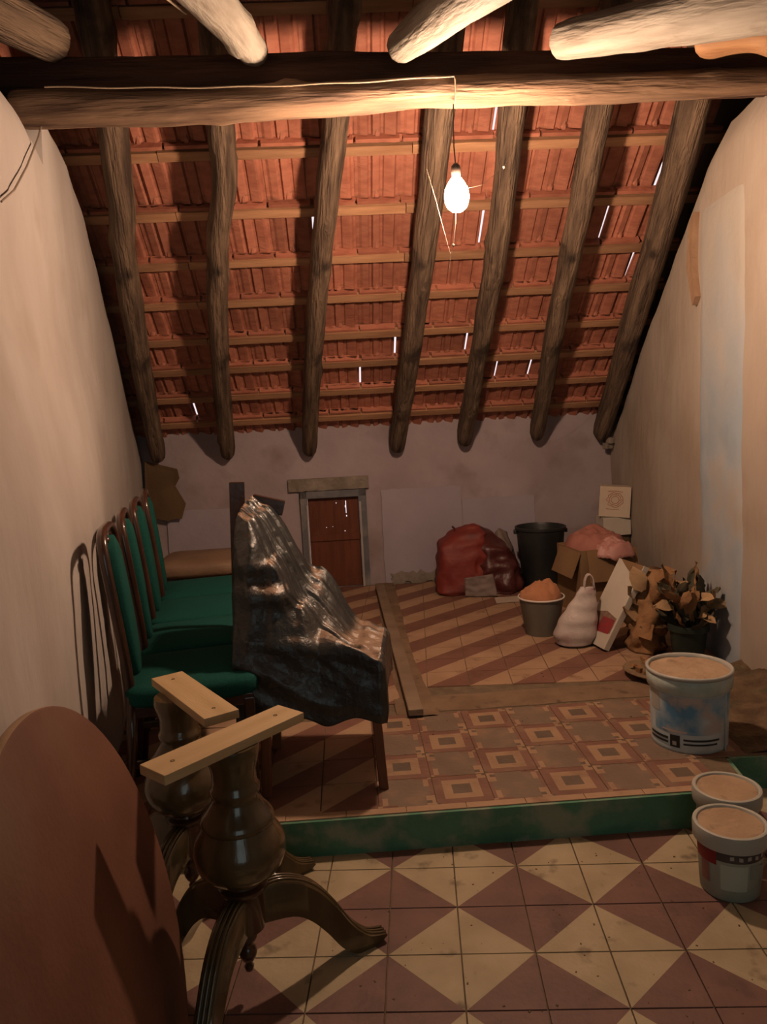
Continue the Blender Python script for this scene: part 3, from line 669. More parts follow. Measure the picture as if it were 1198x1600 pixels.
# ================================================================== CHAIRS
def rbox(mb_, c, d, r=.02, n=3, m=0, puff=0):
    """rounded box built from superellipse rings"""
    hx, hy, hz = d[0]/2, d[1]/2, d[2]/2; rings = []
    for z, k in ((-hz, 1-r*1.2/hx), (-hz+r*.5, 1-r*.3/hx), (-hz+r, 1), (hz-r, 1), (hz-r*.5, 1-r*.3/hx), (hz, 1-r*1.2/hx), (hz+puff, .45), (hz+puff*1.2, .02)):
        rings.append((c[0], c[1], c[2]+z, hx*k, hy*k, 0))
    return loft(mb_, rings, 28, power=7, m=m)
def make_chair():
    ch = empty('dining_chair', (0, 0, 0))
    q = MB(); rbox(q, (0, 0, .435), (.45, .435, .075), .022, puff=.012); q.build('seat', GREENF, ch, smooth=True)
    q = MB(); q.box((0, 0, .385), (.40, .38, .04)); q.build('seat_frame', DARKW, ch, bevel=.004)
    for sx in (-1,):
        for s_ in (-1, 1):
            q = MB(); q.tube([(-.20, s_*.175, .44), (-.215, s_*.18, .25), (-.245, s_*.185, 0)], [.019, .018, .014], 10); q.build('leg', DARKW, ch, smooth=True)
    for s_ in (-1, 1):
        q = MB(); q.box((.185, s_*.175, .19), (.036, .036, .40), taper=None); q.v = [Vector((v.x*(1 if v.z > .2 else .985), v.y, v.z)) for v in q.v]; q.build('leg', DARKW, ch, bevel=.004)
    for s_ in (-1, 1):
        q = MB(); q.box((-.015, s_*.178, .20), (.40, .018, .025)); q.build('stretcher', DARKW, ch, bevel=.003)
    # tall oval back frame, leaning back
    def bk(y, z, off=0):  # z is height above the seat line
        k = (z-.44); x = -.205 - .02*k - .085*max(0, k-.05)**1.3 + off
        return Vector((x, y, z))
    loop = []
    for i in range(41):
        a = math.pi*(-.5+ -.0)+0
        u = i/40*2-1; sgn = -1 if u < 0 else 1; au = 1-abs(u)   # au: 0 foot .. 1 top
        z = .42+.575*math.sin(au*math.pi/2)**.85; w = .150+.035*math.sin(min(1, au*1.6)*math.pi*.62)
        w = w if au < .62 else w*math.cos((au-.62)/.38*math.pi/2)**.62 if au < 1 else 0
        loop.append(bk(sgn*w, z))
    loop = [p for i, p in enumerate(loop)]
    q = MB(); q.tube(loop, .0175, 10, flat=.8, caps=True); q.build('back_frame', DARKW, ch, smooth=True)
    q = MB(); vs = []; N_ = 32
    for side, dx in ((0, .020), (1, .030), (2, -.020), (3, -.026)):
        k = (1, .86, 1, .86)[side]
        for j in range(N_):
            t = 2*math.pi*j/N_; c, s_ = math.cos(t), math.sin(t)
            y = .085*k*math.copysign(abs(c)**.8, c); z = .705+.262*(k if side in (0, 2) else k*1.02)*math.copysign(abs(s_)**.85, s_)
            vs.append(bk(y, z, dx))
    fs = [(j, (j+1) % N_, N_+(j+1) % N_, N_+j) for j in range(N_)] + [(2*N_+j, 3*N_+j, 3*N_+(j+1) % N_, 2*N_+(j+1) % N_) for j in range(N_)] + [(j, 2*N_+j, 2*N_+(j+1) % N_, (j+1) % N_) for j in range(N_)] + [tuple(range(N_, 2*N_)), tuple(range(3*N_, 4*N_))[::-1]]
    q.add(vs, fs); q.build('back_pad', GREENF, ch, smooth=True, sharp=70)
    for z in (.50, .955):
        q = MB(); q.tube([bk(-.06, z), bk(.06, z)], .010, 8); q.build('crosspiece', DARKW, ch, smooth=True)
    return ch
ch0 = make_chair()
CL = ['green upholstered oval-back dining chair, nearest of the row, behind the pale boards', 'green oval-back dining chair second in the row along the left wall',
      'green oval-back dining chair third in the row along the left wall', 'farthest green oval-back dining chair, next to the brown padded stool']
for k in range(4):
    o = ch0 if k == 0 else copy_tree(ch0)
    o.location = (-.845-.113*k, 2.655+.446*k, ZP+.002); o.rotation_euler = (0, 0, R(16+(0, 1.5, -1, 2)[k]))
    tag(o, CL[k], 'chair', 'green dining chairs along the left wall')
# brown stool at the end of the row
st_ = empty('padded_stool', (-1.405, 4.76, ZP), R(8), 'brown padded stool at the far end of the chair row', 'stool')
q = MB(); rbox(q, (0, 0, .45), (.50, .52, .10), .03, puff=.01); q.build('seat', BROWNV, st_, smooth=True)
q = MB(); q.box((0, 0, .38), (.44, .46, .05)); q.build('seat_frame', DARKW, st_, bevel=.004)
for sx in (-1, 1):
    for s_ in (-1, 1):
        q = MB(); q.box((sx*.19, s_*.2, .178), (.035, .035, .355)); q.build('leg', DARKW, st_, bevel=.003)

# chair under the plastic
cc = empty('covered_chair', (-.40, 2.80, ZP), R(5), 'wooden chair with reddish legs hidden under black plastic', 'chair')
for sx, s_ in ((1, -1), (-1, -1), (1, 1), (-1, 1)):
    q = MB(); q.box((sx*.192, s_*.19, .19), (.034, .040, .38)); 
    q.v = [Vector((v.x+(.0 if v.z > .2 else sx*.018), v.y+(0 if v.z > .2 else s_*.012), v.z)) for v in q.v]
    q.build('leg', REDW, cc, bevel=.004)
q = MB(); q.box((0, 0, .39), (.42, .42, .05)); q.build('seat_frame', REDW, cc, bevel=.004)
q = MB(); rbox(q, (0, 0, .44), (.44, .43, .06), .02, puff=.01); q.build('seat', BROWNV, cc, smooth=True)
for s_ in (-1, 1):
    q = MB(); q.tube([(-.19, .02+s_*.15, .38), (-.20, .07+s_*.11, .7), (-.225, .11+s_*.08, .96)], [.022, .020, .018], 8); q.build('back_post', DARKW, cc)
q = MB(); q.box((-.222, .11, .90), (.025, .17, .10)); q.build('top_rail', DARKW, cc, bevel=.004)
# narrow dark plank standing behind it, and a dark board end sticking out of the cover
q = MB(); q.box((0, 0, .545), (.062, .03, 1.09)); o = q.build('dark_plank', DARKW, bevel=.003)
o.location = (-.79, 3.10, ZP); o.rotation_euler = (0, R(2.6), R(10)); tag(o, 'narrow dark plank standing upright behind the plastic covered chair', 'plank')
q = MB(); q.box((0, 0, 0), (.13, .03, .06)); o = q.build('dark_board', DARKW, bevel=.003)
o.location = (-.610, 3.06, 1.125); o.rotation_euler = (0, R(16), R(8)); tag(o, 'short dark board end sticking out beside the top of the plastic cover', 'board')
# plastic cover draped over the chair
def lerp(a, b, t): return a+(b-a)*t
def curve(tab, x):
    for i in range(len(tab)-1):
        if x <= tab[i+1][0]: 
            f = (x-tab[i][0])/(tab[i+1][0]-tab[i][0]); f = max(0, f); f = f*f*(3-2*f); return lerp(tab[i][1], tab[i+1][1], f)
    return tab[-1][1]
near_top = [(0, 1.125), (.08, 1.11), (.25, .96), (.45, .80), (.60, .69), (.85, .645), (1, .620)]
far_top = [(0, 1.165), (.10, 1.13), (.5, .865), (.85, .64), (1, .60)]
NU, NV = 150, 170
def cover(u, v):
    # u,v in 0..1 with skirts outside [.14,.86]
    U = (u-.14)/.72; V = (v-.22)/.60
    cu, cv = max(0, min(1, U)), max(0, min(1, V))
    eu = max(0, -U)/.195 if U < 0 else max(0, U-1)/.195   # 0..1 down the skirts
    ev = max(0, -V)/.366 if V < 0 else max(0, V-1)/.30
    x = lerp(-.672, -.165, cu)
    ynear = lerp(2.80, 2.585, cu**.7); yfar = lerp(3.06, 3.06, cu)
    y = lerp(ynear, yfar, cv) + .05*(x+.4)*.2
    zt = lerp(curve(near_top, cu), curve(far_top, cu), cv**.75)
    zt -= .085*math.sin(cv*math.pi)*math.sin(min(1, cu*1.0)*math.pi)**1.2*.75      # sag between supports
    p = Vector((x, y, zt)); e = max(eu, ev)
    nrm = Vector((0, 0, 1))
    if e > 0:
        hem = .405 if (V < 0) else .44
        if U < 0 and V >= 0: hem = .60
        hem += .012*math.sin(cu*17)+.01*nz((cu*5, cv*5, 0), 1.5)
        ee = e
        z = lerp(zt, hem, ee); out = Vector((0, 0, 0))
        if V < 0: out += Vector((0, -1, 0))
        if V > 1: out += Vector((0, 1, 0))
        if U < 0: out += Vector((-1, 0, 0))
        if U > 1: out += Vector((1, 0, 0))
        out.normalize(); nrm = out
        # near skirt of the tall back swings forward as it falls
        yb = 0
        if V < 0: yb = -(ynear-2.585)*min(1, ee*1.5)
        p = Vector((x + (.03*ee if (U < 0) else 0), y+yb, z)) + out*(.006+.016*min(1, ee*6))
    # folds: large soft ones radiating from the back top, sharp small ones
    q1 = Vector((p.x*1.0, p.y*1.0, p.z)); 
    a = (p.x+.69); b_ = (1.2-p.z)
    ang = math.atan2(b_, a+.05)
    rdl = math.sqrt(a*a+b_*b_)
    f1 = 1-abs(noise.noise(Vector((ang*3.4, rdl*.8, 3+cv*.8))))*2.2
    f3 = noise.noise(Vector((p.x*18, p.y*18, p.z*18)))
    f5 = 1-abs(noise.noise(Vector((cv*4.5+1.3*cu, cu*1.1, 7))))*2.4        # long creases running down the slope
    f6 = 1-abs(noise.noise(Vector((cv*11+2*cu, cu*2.0, 2))))*2.4
    f7 = 1-abs(noise.noise(Vector((p.x*3.5, p.z*9+p.x*4, 11))))*2.2          # sideways creases low on the skirt
    ptop = Vector((.25, -.15, 1))*(.020*f5+.008*f6-.016)*min(1, .4+rdl*2)
    if e > 0:
        bw = sm(e*4); low = sm((1.0-p.z)/.35)
        p += (nrm*((.020*f1*(1-.4*low)+.012*f7*low+.002*f3-.010)*min(1, .3+rdl*2)))*bw + ptop*(1-bw)
    else:
        p += ptop
    # two deep horizontal pouches on the near side
    if V < .1:
        for (cx, cz, w, h, dpt) in ((-.52, .93, .13, .03, .035), (-.50, .84, .13, .03, .04), (-.60, 1.0, .05, .06, .03), (-.36, .66, .2, .035, .02)):
            g = math.exp(-((p.x-cx)/w)**2-((p.z-cz+.10*(p.x-cx))/h)**2); p += Vector((0, -dpt*g, .01*g))
    return p
def covmat(u, v):
    V = (v-.22)/.60; U = (u-.14)/.72
    return 0
q = MB(); q.grid(NU, NV, cover)
o = q.build('plastic_cover', BPLASTIC, smooth=True, thick=.0015)
# dust tone on what faces up, also painting in the light on the folds
nt = BPLASTIC.node_tree; Nn = nt.nodes; Ll = nt.links; bs = Nn['Principled BSDF']
g = Nn.new('ShaderNodeNewGeometry'); sx_ = Nn.new('ShaderNodeSeparateXYZ'); Ll.new(g.outputs['True Normal'], sx_.inputs[0])
ns_ = Nn.new('ShaderNodeTexNoise'); ns_.inputs['Scale'].default_value = 9
ad = Nn.new('ShaderNodeMath'); ad.operation = 'MULTIPLY_ADD'; ad.inputs[1].default_value = .5; Ll.new(ns_.outputs['Fac'], ad.inputs[0]); 
ab = Nn.new('ShaderNodeMath'); ab.operation = 'ADD'; ab.inputs[1].default_value = -.42; Ll.new(sx_.outputs['Z'], ab.inputs[0]); Ll.new(ab.outputs[0], ad.inputs[2])
rp = Nn.new('ShaderNodeValToRGB'); rp.color_ramp.elements[0].position = .52; rp.color_ramp.elements[1].position = .74; Ll.new(ad.outputs[0], rp.inputs['Fac'])
old = bs.inputs['Base Color'].links[0].from_socket; mx = Nn.new('ShaderNodeMix'); mx.data_type = 'RGBA'; Ll.new(rp.outputs['Color'], mx.inputs[0]); Ll.new(old, mx.inputs[6]); mx.inputs[7].default_value = (.31, .20, .135, 1); Ll.new(mx.outputs[2], bs.inputs['Base Color'])
tag(o, 'creased black plastic sheet draped over the chair in front of the hatch', 'plastic sheet')

# ================================================================== PEDESTALS
def make_pedestal():
    r_ = empty('table_pedestal', (0, 0, 0))
    prof = [(.0, .680), (.064, .680), (.067, .662), (.062, .640), (.056, .620), (.055, .590), (.056, .578), (.062, .570), (.062, .560), (.057, .552), (.060, .538), (.072, .518), (.086, .500), (.092, .490), (.092, .482), (.088, .476), (.095, .462), (.108, .442), (.115, .418), (.115, .395), (.106, .370), (.090, .350), (.070, .336), (.055, .330)]
    q = MB(); q.lathe(prof[::-1], 40); q.build('column', OLIVEW, r_, smooth=True, sharp=45)
    q = MB(); q.lathe([(0, .195), (.050, .195), (.050, .29), (.056, .296), (.062, .304), (.062, .312), (.050, .318), (.046, .332), (.03, .336)], 32); q.build('hub', DARKV, r_, smooth=True, sharp=45)
    q = MB(); q.lathe([(0, .068), (.010, .072), (.013, .084), (.008, .094), (.016, .102), (.022, .114), (.024, .126), (.018, .138), (.014, .146), (.024, .158), (.026, .166), (.018, .176), (.016, .20)], 20); q.build('finial', DARKV, r_, smooth=True)
    top = [(.03, .290), (.09, .292), (.15, .270), (.20, .228), (.25, .160), (.29, .095), (.33, .050), (.36, .034), (.392, .026)]
    bot = [(.395, .018), (.37, .004), (.33, .0), (.295, .006), (.255, .040), (.215, .098), (.17, .152), (.12, .185), (.03, .20)]
    for a in (32, 147, 260):
        ca, sa = math.cos(R(a)), math.sin(R(a)); lg = None
        q = MB(); n1 = 32
        def smooth_line(l, k):
            out = []
            for i in range(k+1):
                x = i/k*(len(l)-1); i0 = min(int(x), len(l)-2); f = x-i0
                p0, p1, p2, p3 = l[max(i0-1, 0)], l[i0], l[i0+1], l[min(i0+2, len(l)-1)]
                out.append(tuple(.5*((2*p1[c])+(-p0[c]+p2[c])*f+(2*p0[c]-5*p1[c]+4*p2[c]-p3[c])*f*f+(-p0[c]+3*p1[c]-3*p2[c]+p3[c])*f**3) for c in (0, 1)))
            return out
        tp = smooth_line(top, n1); bt = smooth_line(bot[::-1], n1)
        vs = []
        for i in range(n1+1):
            hw_ = .027-.006*i/n1
            (r1, z1), (r2, z2) = tp[i], bt[i]
            for (r, z, w) in ((r1, z1, -hw_*.8), (r1, z1, hw_*.8), (r1*.93+r2*.07, z1*.93+z2*.07, hw_), (r2, z2, hw_*.9), (r2, z2, -hw_*.9), (r1*.93+r2*.07, z1*.93+z2*.07, -hw_)):
                vs.append(Vector((r*ca-w*sa, r*sa+w*ca, z)))
        fs = [(i*6+j, i*6+(j+1) % 6, (i+1)*6+(j+1) % 6, (i+1)*6+j) for i in range(n1) for j in range(6)]+[tuple(range(6))[::-1], tuple(range(n1*6, n1*6+6))]
        q.add(vs, fs); lg = q.build('leg', OLIVEW, r_, smooth=True, sharp=40)
        for w in (-.012, 0, .012):
            q = MB(); q.tube([Vector((r*ca-w*sa, r*sa+w*ca, z+.001)) for r, z in tp], .0048, 6); q.build('ridge', OLIVEW, lg, smooth=True)
    return r_
p0 = make_pedestal(); p0.location = (-.488, 1.785, .001)
p1 = copy_tree(p0); p1.location = (-.735, 2.135, .001)
tag(p0, 'front turned wooden table pedestal with three curved legs under a pale board', 'table pedestal', 'turned table pedestals without their top')
tag(p1, 'rear turned wooden table pedestal, half hidden behind the front one', 'table pedestal', 'turned table pedestals without their top')
def board(par, L, ang, z, off=(0, 0)):
    q = MB(); q.box((0, 0, 0), (L, .098, .024)); o = q.build('mounting_board', BOARDW, par, bevel=.0015)
    o.location = (off[0], off[1], z); o.rotation_euler = (0, 0, ang); o['label'] = 'pale flat cross board with screw holes'
    for sx in (-1, 1):
        for yy in (.0,):
            q = MB(); q.lathe([(.0055, 0), (.0055, .0128), (.0035, .0128), (.0035, .006), (0, .006)], 10); h = q.build('screw_hole', BRASS, o); h.location = (sx*(L/2-.055), yy, 0)
    return o
p0b = board(p0, .425, R(52.5), .692, (-.006, -.012))
board(p1, .42, R(-52.5), .690, (.062, -.045))

# ================================================================== TABLETOP leaning
d = Vector((math.sin(R(10)), -math.cos(R(10)), 0)); nh = Vector((math.cos(R(10)), math.sin(R(10)), 0)); th = R(15)
up = -nh*math.sin(th)+Vector((0, 0, 1))*math.cos(th); nn = d.cross(up)
if nn.x < 0: nn = -nn
q = MB(); N_ = 96; ring = []
UC, VC, A_, B_ = .26, .468, .495, .466
def tring(k, off): 
    return [d*(UC+A_*k*math.cos(2*math.pi*j/N_)) + up*(VC+B_*k*math.sin(2*math.pi*j/N_)) + nn*off for j in range(N_)]
c0 = Vector((-.6, 1.69, .0))
rs = [(.0, 0), (.985, 0), (.996, -.003), (1, -.009), (1, -.022), (.99, -.030), (.0, -.030)]
vs = []
for k, off in rs: vs += tring(max(k, .001), off)
fs = [(i*N_+j, i*N_+(j+1) % N_, (i+1)*N_+(j+1) % N_, (i+1)*N_+j) for i in range(len(rs)-1) for j in range(N_)]
q.add(vs, fs); q.mi = [0 if f < N_*2 else 1 for f in range(len(fs))]
tt = q.build('tabletop', [TABLEB, mat('pale_tabletop_edge', (.34, .20, .11), (.44, .28, .16), 6, .5, .1)], smooth=True, sharp=40); tt.location = c0 + Vector((0, 0, .006))
tag(tt, 'big rounded brown tabletop standing on edge against the left wall', 'tabletop')

# ================================================================== PAILS
def pail_big():
    c = Vector((1.022, 2.94, ZP+.001)); e = empty('paint_pail', c, R(0), 'large pale blue tin paint pail with dusty lid on the raised floor', 'pail')
    q = MB(); q.lathe([(0, .0), (.139, 0), (.142, .006), (.142, .012), (.147, .225), (.156, .235), (.157, .285), (.153, .292), (.150, .292), (.148, .27), (0, .27)], 56)
    q.build('body', PAILB, e, smooth=True, sharp=35)
    q = MB(); q.lathe([(.149, .226), (.1575, .234), (.1590, .262), (.1590, .284), (.155, .288)], 56); q.build('band', PAILT, e, smooth=True)
    q = MB(); q.lathe([(.150, .286), (.158, .286), (.162, .292), (.162, .299), (.157, .303), (.150, .300), (.149, .289)], 56); q.build('rim', mat('tin_rim', (.400, .400, .368), (.512, .480, .432), 9, .35), e, smooth=True)
    q = MB(); q.grid(40, 12, lambda u, v: Vector((.150*v*math.cos(u*6.2832), .150*v*math.sin(u*6.2832), .288+.006*nz((v*math.cos(u*6.2832)*3, v*math.sin(u*6.2832)*3, 0), 1.5)))); q.build('lid', DUST, e, smooth=True)
    def cyl(name, a0, a1, z0, z1, m_, off=.0012, nu=14):
        q = MB()
        def fn(u, v):
            a = R(lerp(a0, a1, u)); z = lerp(z0, z1, v); r = lerp(.142, .147, (z-.012)/.213)+off; return Vector((r*math.cos(a), r*math.sin(a), z))
        q.grid(nu, 4, fn); return q.build(name, m_, e, smooth=True)
    cyl('label', -165, -30, .075, .222, BLUEL)
    cyl('label_stripe', -178, -140, .046, .056, BLACKL, .002); cyl('label_stripe', -178, -140, .030, .039, BLACKL, .002)
    cyl('label_stripe', -117, -62, .050, .058, BLACKL, .002); cyl('label_stripe', -117, -66, .034, .041, BLACKL, .002)
    cyl('label_square', -137, -122, .020, .068, BLACKL, .0022, 4); cyl('label_mark', -133, -127, .028, .044, PALEL, .003, 3)
    cyl('label_line', -150, -112, .082, .088, mat('pale_pink_print', (.66, .50, .42), None, 5, .6, 0), .0025)
    cyl('label_patch', -176, -155, .15, .225, WHITEP, .002)
    q = MB(); q.tube([(.1475*math.cos(R(-48)), .1475*math.sin(R(-48)), z) for z in (.0, .1, .225)], .0025, 6); q.build('seam', PAILB, e)
    return e
pail_big()
def tub(c, rz, label, full=True):
    e = empty('plastic_tub', c, rz, label, 'tub', 'white plastic tubs below the step'); e.scale = (1.0, 1.0, .77)
    q = MB(); q.lathe([(0, 0), (.080, 0), (.084, .006), (.094, .215), (.094, .23), (0, .23)], 48); q.build('body', LABELG if full else WHITEP, e, smooth=True, sharp=35)
    q = MB(); q.lathe([(.094, .208), (.1035, .208), (.1055, .214), (.1065, .262), (.1045, .272), (.099, .274), (.094, .272), (.091, .262), (.0, .262)], 48); q.build('lid', WHITEP, e, smooth=True, sharp=35)
    q = MB(); q.grid(40, 10, lambda u, v: Vector((.0905*v*math.cos(u*6.2832), .0905*v*math.sin(u*6.2832), .2635+.004*nz((v*math.cos(u*6.2832)*3+c[0]*9, v*math.sin(u*6.2832)*3, 0), 1.5)+.002))); q.build('dust', DUST, e, smooth=True)
    if full:
        def cyl(name, a0, a1, z0, z1, m_, off=.0012, skew=0):
            q = MB()
            def fn(u, v):
                a = R(lerp(a0, a1, u)); z = lerp(z0, z1, v)+skew*u; r = lerp(.084, .094, (z-.006)/.209)+off; return Vector((r*math.cos(a), r*math.sin(a), z))
            q.grid(12, 3, fn); return q.build(name, m_, e, smooth=True)
        cyl('label_band', -135, -20, .166, .207, DARKL); cyl('label_red', -185, -135, .145, .207, REDL, .0016); cyl('label_red', -170, -150, .06, .15, mat('faded_red', (.34, .16, .13), None, 5, .6, 0), .001)
        for k, a in enumerate((-112, -97, -82, -67, -52)):
            cyl('label_mark', a, a+7, .178, .194, PALEL, .0022, -.003 if k % 2 else .002)
        cyl('label_panel', -128, -80, .05, .155, mat('pale_panel', (.50, .53, .44), None, 5, .6, 0), .0012)
        cyl('label_panel', -74, -30, .10, .16, mat('grey_panel', (.30, .32, .28), None, 5, .6, 0), .0012, -.025)
    return e
tub((.882, 2.190, .002), 0, 'front white plastic tub with dark and red label band, on the lower floor')
tub((.955, 2.400, .002), R(40), 'rear white plastic tub behind the labelled one, against the step', False)

# ================================================================== BACK RIGHT CLUTTER
# grey zinc bucket with rag
e = empty('zinc_bucket', (.692, 4.455, ZP+.001), 0, 'dull grey metal bucket standing on the striped tiles', 'bucket')
q = MB(); q.lathe([(0, .004), (.094, 0), (.097, .01), (.130, .215), (.134, .218), (.134, .224), (.128, .224), (.094, .014), (0, .014)], 40); q.build('body', ZINC, e, smooth=True, sharp=35)
q = MB(); q.lathe([(.129, .214), (.1365, .215), (.138, .220), (.135, .226), (.129, .224)], 40); q.build('rim', RIM, e, smooth=True)
q = MB()
def ragf(u, v):
    a = u*2*math.pi; r = v; x, y = r*math.cos(a), r*math.sin(a)
    h = .235+.065*(1-r**2.2)*(1+.5*x)+.022*nz((x*2, y*2, 1), 2.2)+.012*(1-2*abs(nz((x*3, y*3, 4), 2.4)))
    if r > .93: h = .205
    return Vector((x*.124-.004, y*.124, h))
q.grid(48, 14, ragf); o = q.build('rag', RAG, smooth=True); o.location = (.692, 4.455, ZP); tag(o, 'orange tan rag stuffed in the grey metal bucket', 'rag')
# black bucket
e = empty('black_bucket', (.885, 5.66, ZP+.001), 0, 'tall black rubber bucket against the back wall', 'bucket')
q = MB(); q.lathe([(0, .002), (.135, 0), (.138, .012), (.176, .425), (.186, .432), (.187, .450), (.178, .452), (.170, .43), (.130, .02), (0, .02)], 40); q.build('body', BUCKB, e, smooth=True, sharp=35)
for sx in (-1, 1):
    q = MB(); q.box((sx*.186, 0, .415), (.02, .05, .03)); q.build('handle_lug', BUCKB, e, bevel=.004)
# red bag + maroon bag
def sack(name, rings, m_, lb, cat, seed, amp=.02, freq=8, n=56, sub=6, power=2.6, ridge=1):
    dense = []
    for i in range(len(rings)-1):
        for k in range(sub): 
            f = k/sub; f2 = f*f*(3-2*f); dense.append(tuple(lerp(a, b, f2 if j > 2 else f) for j, (a, b) in enumerate(zip(rings[i], rings[i+1]))))
    dense.append(rings[-1]); q = MB(); loft(q, dense, n, seed, amp, freq, power=power, ridge=ridge)
    o = q.build(name, m_, smooth=True); return tag(o, lb, cat)
z = ZP+.004
rb = sack('red_bag', [(.29, 5.60, z, .165, .15, 0), (.30, 5.61, z+.03, .185, .17, 0), (.30, 5.62, z+.20, .178, .165, 0), (.30, 5.63, z+.34, .165, .15, .1), (.34, 5.64, z+.42, .12, .12, .2), (.385, 5.65, z+.475, .05, .06, .2), (.39, 5.65, z+.49, .015, .02, 0)], REDP, 'crumpled red plastic sack on the floor by the back wall', 'bag', 3, .026, 6, power=4.5)
q = MB(); q.grid(14, 14, lambda u, v: Vector((.30+.20*u+.03*(1-v)*u, 5.425-.035*u-.03*(1-v), ZP+.004+(.16-.03*(1-u))*v)) + Vector((0, .012*nz((u*3, v*3, 0), 1.5), 0)))
q.build('torn_flap', GREYP, rb, smooth=True, thick=.002)
q = MB(); q.tube([(.255, 5.62, .56), (.25, 5.61, .60), (.235, 5.60, .615)], .008, 6); q.build('tied_end', MAROONP, rb)
sack('maroon_bag', [(.56, 5.58, z, .14, .14, 0), (.56, 5.59, z+.04, .165, .16, 0), (.55, 5.61, z+.18, .150, .15, 0), (.51, 5.63, z+.32, .115, .13, -.1), (.45, 5.66, z+.42, .08, .1, 0), (.42, 5.67, z+.46, .02, .03, 0)], MAROONP, 'dark maroon plastic sack slumped between the red sack and the black bucket', 'bag', 9, .024, 9)
sack('grey_sheet', [(.655, 5.70, z, .07, .10, 0), (.655, 5.71, z+.12, .07, .09, 0), (.63, 5.72, z+.26, .055, .07, 0), (.60, 5.74, z+.40, .03, .05, 0), (.59, 5.74, z+.43, .01, .02, 0)], GREYP, 'grey plastic wrap rising behind the dark maroon sack', 'bag', 14, .018, 11)
q = MB(); q.grid(10, 6, lambda u, v: Vector((.50+.34*u, 5.17+.16*v+.06*u, ZP+.004+.006*abs(nz((u*4, v*4, 0), 1.3))))); tag(q.build('paper_sheet', mat('dusty_paper', (.52, .40, .32), (.60, .48, .38), 5), thick=.001), 'dusty pale sheet of paper on the floor in front of the dark sack', 'paper')
# cardboard box with cloth
cb = empty('cardboard_box', (1.125, 4.98, ZP+.001), R(14), 'open brown cardboard box in the right corner under the pink cloth', 'box')
def panel(par, name, c, dd, m_, rot=None): 
    q = MB(); q.box(c, dd, rot); return q.build(name, m_, par)
w_, dp_, h_ = .36, .34, .42
panel(cb, 'side_panel', (0, -dp_/2, h_/2), (w_, .006, h_), CARDB); panel(cb, 'side_panel', (0, dp_/2, h_/2), (w_, .006, h_), CARDB)
panel(cb, 'side_panel', (-w_/2, 0, h_/2), (.006, dp_, h_), CARDB); panel(cb, 'side_panel', (w_/2, 0, h_/2), (.006, dp_, h_), CARDB); panel(cb, 'bottom', (0, 0, .003), (w_, dp_, .006), CARDB)
panel(cb, 'flap', (.03, -dp_/2-.028, h_-.10), (w_-.02, .005, .20), CARDB, Matrix.Rotation(R(-14), 3, 'X'))
panel(cb, 'flap', (-w_/2-.035, -.03, h_-.09), (.005, dp_-.04, .17), CARDB, Matrix.Rotation(R(22), 3, 'Y'))
def cloth(name, cx, cy_, z0, rx, ry, hgt, m_, lb, seed, drop=.05):
    q = MB()
    def fn(u, v):
        a = u*2*math.pi; x, y = v*math.cos(a), v*math.sin(a)
        h = z0+hgt*(1-v**2.4)*(.75+.5*nz((x, y, seed), 1.4))+.022*(1-2*abs(nz((x*2, y*2, seed), 1.6)))-drop*max(0, v-.8)/.2
        k = 1+.12*nz((math.cos(a), math.sin(a), seed), 1.5)
        return Vector((cx+x*rx*k, cy_+y*ry*k, h))
    q.grid(56, 18, fn); return tag(q.build(name, m_, smooth=True, thick=.003), lb, 'cloth')
cloth('pink_cloth', 1.12, 4.99, .545, .205, .20, .125, PINK, 'crumpled dusky pink cloth heaped on the cardboard box', 3, .05)
cloth('light_pink_bag', 1.21, 4.84, .535, .135, .10, .075, PINKL, 'shiny lighter pink plastic bundle on the front edge of the pink cloth', 8, .05)
# white cartons in the corner
o = MB().box((0, 0, .19), (.26, .26, .38)).build('carton', CARDD, bevel=.003); o.location = (1.36, 5.66, ZP+.001); o.rotation_euler = (0, 0, R(10)); tag(o, 'brown carton in the corner under the two white cartons', 'box')
o = MB().box((0, 0, .065), (.20, .17, .13)).build('carton', WBOX, bevel=.003); o.location = (1.405, 5.60, ZP+.382); o.rotation_euler = (0, 0, R(4)); tag(o, 'lower white carton of the stack in the back right corner', 'box')
wt = MB().box((0, 0, .11), (.215, .13, .22)).build('carton', WBOX2, bevel=.003); wt.location = (1.405, 5.58, ZP+.514); wt.rotation_euler = (0, R(4), R(-14)); tag(wt, 'upper cream carton with a faint reddish drawing, on top of the corner stack', 'box')
q = MB()
for k in range(3):
    pts = [(.055*(1-.25*k)*math.cos(a*.35)*(1+.15*math.sin(a*3+k)), -.0665, .125+.052*(1-.25*k)*math.sin(a*.35)*(1+.1*math.cos(a*4+k))) for a in range(19)]
    q.tube(pts, .0022, 4)
q.tube([(-.05, -.0665, .185), (.0, -.0665, .19), (.05, -.0665, .183)], .002, 4); q.tube([(-.06, -.0665, .06), (.0, -.0665, .055), (.03, -.0665, .06)], .002, 4)
q.build('printed_drawing', PRINTR, wt)
